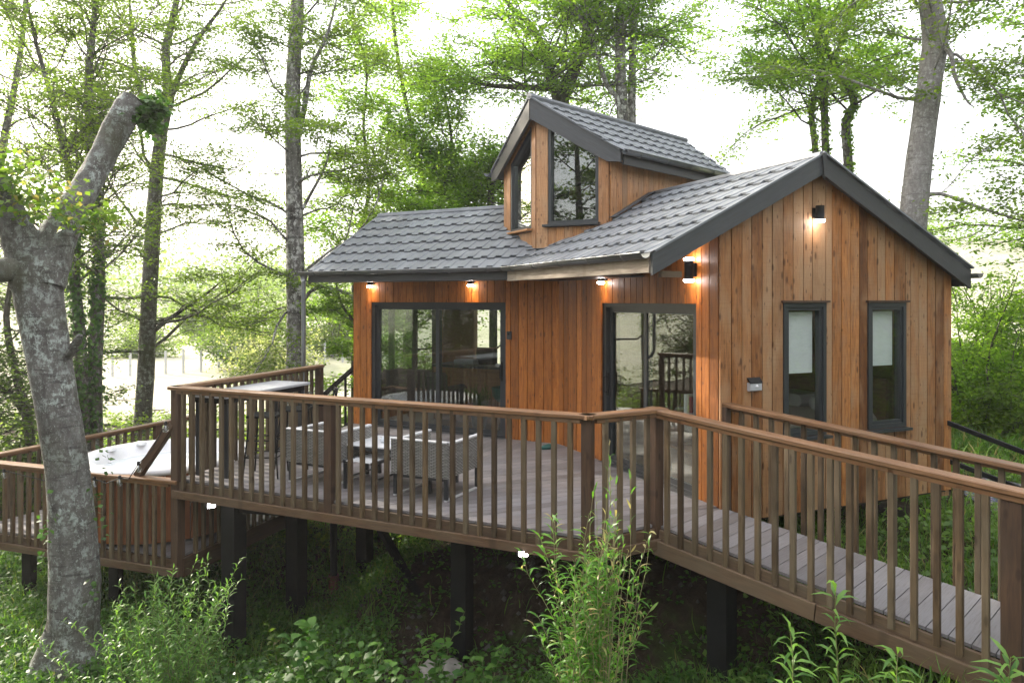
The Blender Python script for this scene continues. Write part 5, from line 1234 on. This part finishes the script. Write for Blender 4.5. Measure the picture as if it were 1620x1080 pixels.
# post and wire fence in the meadow
fn = thing('field_fence', 'far pale post and wire fence crossing the meadow left of the cabin', 'fence', at(380, 33)+(gz1(*at(380, 33)),))
prev = None
for i in range(16):
    x, y = at(150+i*28, 33+i*.35); z = gz1(x, y); post('fence_post', x, y, z-.2, z+1.15, .09, M_stone, fn)
    if prev:
        for h in (.5, 1.05): bar('wire', (prev[0], prev[1], prev[2]+h), (x, y, z+h), .012, .012, M_stone, fn)
    prev = (x, y, z)

# --- undergrowth
def dens(x, y):
    """how thickly the ground is grown over"""
    d = np.ones_like(x)
    bank = (x > -1.3) & (x < 2.6) & (y > 6.9) & (y < 11.5); d[bank] = .16
    
    house = ((x-J.x)*n1.x+(y-J.y)*n1.y < .2) & ((x-K.x)*n2.x+(y-K.y)*n2.y < .2) & ((x-K.x)*(-d2.x)+(y-K.y)*(-d2.y) < .1) & ((x-Mc.x)*g.x+(y-Mc.y)*g.y < .1); d[house] = 0
    path = (np.abs(y-(9.3+.10*(x-6)+.2*np.sin(x*1.3))) < .8) & (x > 5.7); d[path] = .03
    tr = (x-trunk[1][0])**2+(y-trunk[1][1])**2 < .42**2; d[tr] = 0
    return d
def scatter(n, x0, x1, y0, y1, near=False, bare=1.0):
    x = rng.uniform(x0, x1, n); y = rng.uniform(y0, y1, n); patch = .5+.5*np.sin(1.3*x+.8*np.sin(y))*np.sin(1.1*y+1.7*np.sin(.7*x))
    dn = dens(x, y); dn[dn < .2] *= bare; k = rng.uniform(0, 1, n) < dn*(.35+.65*patch); return x[k], y[k]
def cover(name, label, cat, n, box, hts, lsz, per, mat, tilt=.5, spread=.09):
    x, y = scatter(n, *box); m = len(x); h = rng.uniform(*hts, m)*(.6+.4*np.sin(x*2.3+y*1.9)**2); tone = rng.uniform(0, 1, m)
    i = np.repeat(np.arange(m), per); q = len(i); C = np.stack([x[i]+rng.normal(0, spread, q), y[i]+rng.normal(0, spread, q), gz(x, y)[i]+h[i]*rng.uniform(.15, 1, q)], 1)
    V, F = leafgeo(C, rdir(q, .4), upn(q, tilt), lsz*rng.uniform(.6, 1.3, q), lsz*.75*rng.uniform(.7, 1.2, q), .12)
    o = quads(name, V, F, mat, np.repeat(np.clip(tone[i]*.7+rng.uniform(0, .35, q), 0, 1), 4)); tag(o, label, cat, kind='stuff'); return o
cover('undergrowth', 'low leafy undergrowth covering the slope below the decks', 'undergrowth', 16000, (-9.5, 3.0, 6.2, 12.5), (.06, .34), .058, 10, ML_cover)
cover('bramble_patch', 'tangle of bramble leaves along the foot of the slope', 'bramble', 1900, (-6.5, 1.6, 6.0, 7.9), (.10, .42), .062, 12, ML_ivy, .6)
cover('bank_weeds', 'leafy weeds on the bank right of the ramp and cabin', 'weeds', 7000, (1.9, 11, 3.6, 20), (.06, .32), .08, 9, ML_hazel)
cover('rear_undergrowth', 'leafy undergrowth under the trees behind the decks', 'undergrowth', 6500, (-16, 4, 11.5, 24), (.08, .5), .11, 8, ML_beech)
def grass(name, label, n, box, hts, wd, mat):
    x, y = scatter(n, *box, bare=.22); m = len(x); C = np.stack([x, y, gz(x, y)-.01], 1); D = np.stack([rng.normal(0, .35, m), rng.normal(0, .35, m), np.ones(m)], 1)
    V, T_ = bladegeo(C, D, np.stack([rng.normal(0, 1, m), rng.normal(0, 1, m), np.zeros(m)+.05], 1), rng.uniform(*hts, m), wd*rng.uniform(.6, 1.3, m), .3)
    o = quads(name, V, T_, mat, np.repeat(rng.uniform(0, 1, m), 6)); tag(o, label, 'grass', kind='stuff')
grass('slope_grass', 'long grass on the slope below the decks', 42000, (-9.5, 2.2, 6.0, 12.5), (.10, .34), .011, ML_grass)
grass('bank_grass', 'long grass on the bank under and beyond the ramp', 42000, (1.6, 9, 3.4, 13), (.10, .36), .010, ML_grass)
grass('meadow_grass', 'bright grass behind the cabin on the right', 26000, (4, 18, 11, 24), (.18, .5), .022, ML_grass)
# stones on the bare bank
b = MB(); 
for i in range(420):
    x, y = rng.uniform(-2.4, 2.6), rng.uniform(7.2, 11.0); r = float(rng.uniform(.012, .045))*(1 if rng.uniform() > .06 else 1.7); z = gz1(x, y); k0 = len(b.v)
    pts = rdir(8, 1.2)*r*rng.uniform(.7, 1.2, (8, 1))*np.array([1.2, 1, .7])
    c = Vector((x, y, z+r*.2)); q = [Vector(p) for p in ((1, 0, 0), (-1, 0, 0), (0, 1, 0), (0, -1, 0), (0, 0, 1), (0, 0, -1))]
    for v in q: b.v.append(tuple(c+v*r*float(rng.uniform(.7, 1.3))))
    for f in ((0, 2, 4), (2, 1, 4), (1, 3, 4), (3, 0, 4), (2, 0, 5), (1, 2, 5), (3, 1, 5), (0, 3, 5)): b.f.append(tuple(k0+x_ for x_ in f))
o = b.build('bank_stones', M_pebble); tag(o, 'loose stones scattered over the bare earth bank under the deck', 'stones', kind='stuff')
for (px, py, Y, r, lab) in ((1590, 612, 17, .7, 'pale boulder in the grass at the right edge'), (1548, 626, 16.6, .45, 'smaller pale boulder beside the cabin corner shrub'), (700, 1030, 7.6, .18, 'flat brown stone among the leaves below the front deck post')):
    c = U(px, py, Y); c.z = gz1(c.x, c.y)+r*.25; bm = bmesh.new(); bmesh.ops.create_icosphere(bm, subdivisions=3, radius=r)
    for v in bm.verts: v.co *= 1+.35*noise.noise(v.co*2.2/r+Vector((px, 0, 0)))+.1*noise.noise(v.co*6/r); v.co.z *= .6; v.co.x *= 1.25
    me = bpy.data.meshes.new('boulder'); bm.to_mesh(me); bm.free(); me.materials.append(M_rock); me.polygons.foreach_set('use_smooth', [True]*len(me.polygons)); o = use('boulder', me, None, Matrix.Translation(c)); tag(o, lab, 'boulder')

# --- single plants in front
def stemplant(name, label, cat, base, top, nst, sp_base, sp_top, per, L, Wd, mat, droop, srad=.005, lo=.15, out=.8, stem_mat=None, upb=.35, wander=.05):
    base = Vector(base); top = Vector(top); base.z = gz1(base.x, base.y)-.05; t = thing(name, label, cat, base); T = Tubes(); Cs = []; Ds = []
    for i in range(nst):
        b = np.array(base)+np.array([rng.normal(0, sp_base), rng.normal(0, sp_base), 0]); hf = 1-abs(rng.normal(0, .22)) if i else 1
        e = np.array(base)+(np.array(top)-np.array(base))*max(.35, hf)+np.array([rng.normal(0, sp_top), rng.normal(0, sp_top), 0]); m_ = 12
        f = np.linspace(0, 1, m_)[:, None]; P = b+(e-b)*f+np.cumsum(rng.normal(0, wander/3, (m_, 3))*np.array([1, 1, .2]), 0)*f; T.add(P, np.linspace(srad, srad*.35, m_), 5)
        for k_ in range(per):
            ff = lo+(1-lo)*(k_+rng.uniform(0, 1))/per; x = ff*(m_-1); j = min(int(x), m_-2); p = P[j]+(P[j+1]-P[j])*(x-j); az = k_*2.4+rng.normal(0, .4); Cs.append(p); Ds.append((math.cos(az)*out, math.sin(az)*out, upb+rng.normal(0, .25)))
    T.build('stems', stem_mat or M_stem, t); C = np.array(Cs); D = np.array(Ds); n = len(C); s_ = rng.uniform(.6, 1.2, n)
    V, T_ = bladegeo(C, D, upn(n, .3), L*s_, Wd*s_, droop); quads('leaves', V, T_, mat, np.repeat(rng.uniform(0, 1, n), 6), t); return t
M_stem = plain('green_stem', (.13, .15, .05), .6, var=.3)
M_straw = plain('straw_stem', (.22, .20, .10), .6, var=.3)
ML_bamboo = leafmat('leaf_bamboo', (.050, .150, .020), (.120, .27, .042), .45, .4, dry=(.30, .26, .14))
ML_herb = leafmat('leaf_herb', (.055, .15, .03), (.15, .29, .06), .45, .4)
bp = U(930, 1000, 5.6)
stemplant('bamboo', 'tall feathery bamboo clump in front of the bend in the deck', 'bamboo', (bp.x, 5.6, 0), tuple(U(935, 815, 5.55)), 50, .12, .16, 66, .115, .018, ML_bamboo, .2, .0042, .08, .8, M_straw, .45, .09)
stemplant('bamboo', 'thin whippy bamboo canes reaching up across the corner railing', 'bamboo', (bp.x+.1, 5.5, 0), tuple(U(975, 700, 5.5)), 16, .08, .13, 12, .085, .015, ML_bamboo, .1, .0045, .55, .5, M_straw, .9)
wp = U(245, 1000, 6.6)
stemplant('willow_shrub', 'feathery light green willow shrub at the foot of the big tree', 'shrub', (wp.x, 6.6, 0), tuple(U(262, 915, 6.6)), 70, .26, .34, 62, .085, .014, ML_herb, .2, .005, .15, .8, M_stem, .6, .1)
np_ = U(492, 1000, 6.9); stemplant('nettle', 'broad leaved green nettle in front of the second steel post', 'nettle', (np_.x, 6.9, 0), tuple(U(488, 988, 6.9)), 5, .12, .12, 26, .15, .085, ML_cover, .25, .006, .2, .8)
np_ = U(445, 1000, 7.6); stemplant('seedling', 'thin pale leaved seedling between the two left steel posts', 'seedling', (np_.x, 7.6, 0), tuple(U(444, 980, 7.6)), 2, .02, .04, 16, .10, .06, ML_lime, .2, .006, .3, .8)
for (px, top, Y, lab, n_) in ((1330, 938, 4.1, 'tall willowherb with drooping narrow leaves in front of the ramp', 2), (1228, 1000, 4.3, 'shorter willowherb left of the tall one in front of the ramp', 2), (1420, 1035, 4.1, 'low willowherb right of the tall one at the bottom edge', 2), (1565, 1034, 3.9, 'willowherb at the foot of the near ramp post', 2)):
    p = U(px, 1000, Y); stemplant('willowherb', lab, 'willowherb', (p.x, Y, 0), tuple(U(px, top, Y)), n_, .04, .05, 84, .155, .023, ML_herb, .45, .007, .2, .85, M_stem, .5)
for i, (px, top, Y) in enumerate(((700, 985, 6.9), (640, 1010, 6.7), (770, 1020, 6.6), (560, 1020, 6.6))):
    p = U(px, 1000, Y); stemplant('dock', ['broad leaved plant in front of the middle steel post', 'broad leaved plant left of the middle steel post', 'broad leaved plant between the middle post and the bamboo', 'low leafy plant right of the nettle'][i], 'plant', (p.x, Y, 0), tuple(U(px, top, Y)), 5, .10, .16, 13, .10, .07, ML_cover, .2, .005, .3, .9)
# grass tuft in the pot inside
o = on1(735, 0)-n1*.5; m = 160; D = rdir(m, .3)*.5+np.array([0, 0, 1.]); V, T_ = bladegeo(np.array([tuple(o+Z*.3)]*m)+rng.normal(0, .04, (m, 3))*np.array([1, 1, 0]), D, rdir(m, .2), rng.uniform(.3, .55, m), np.full(m, .012), .3); quads('leaves', V, T_, ML_dark, np.repeat(rng.uniform(0, 1, m), 6), pl_in)
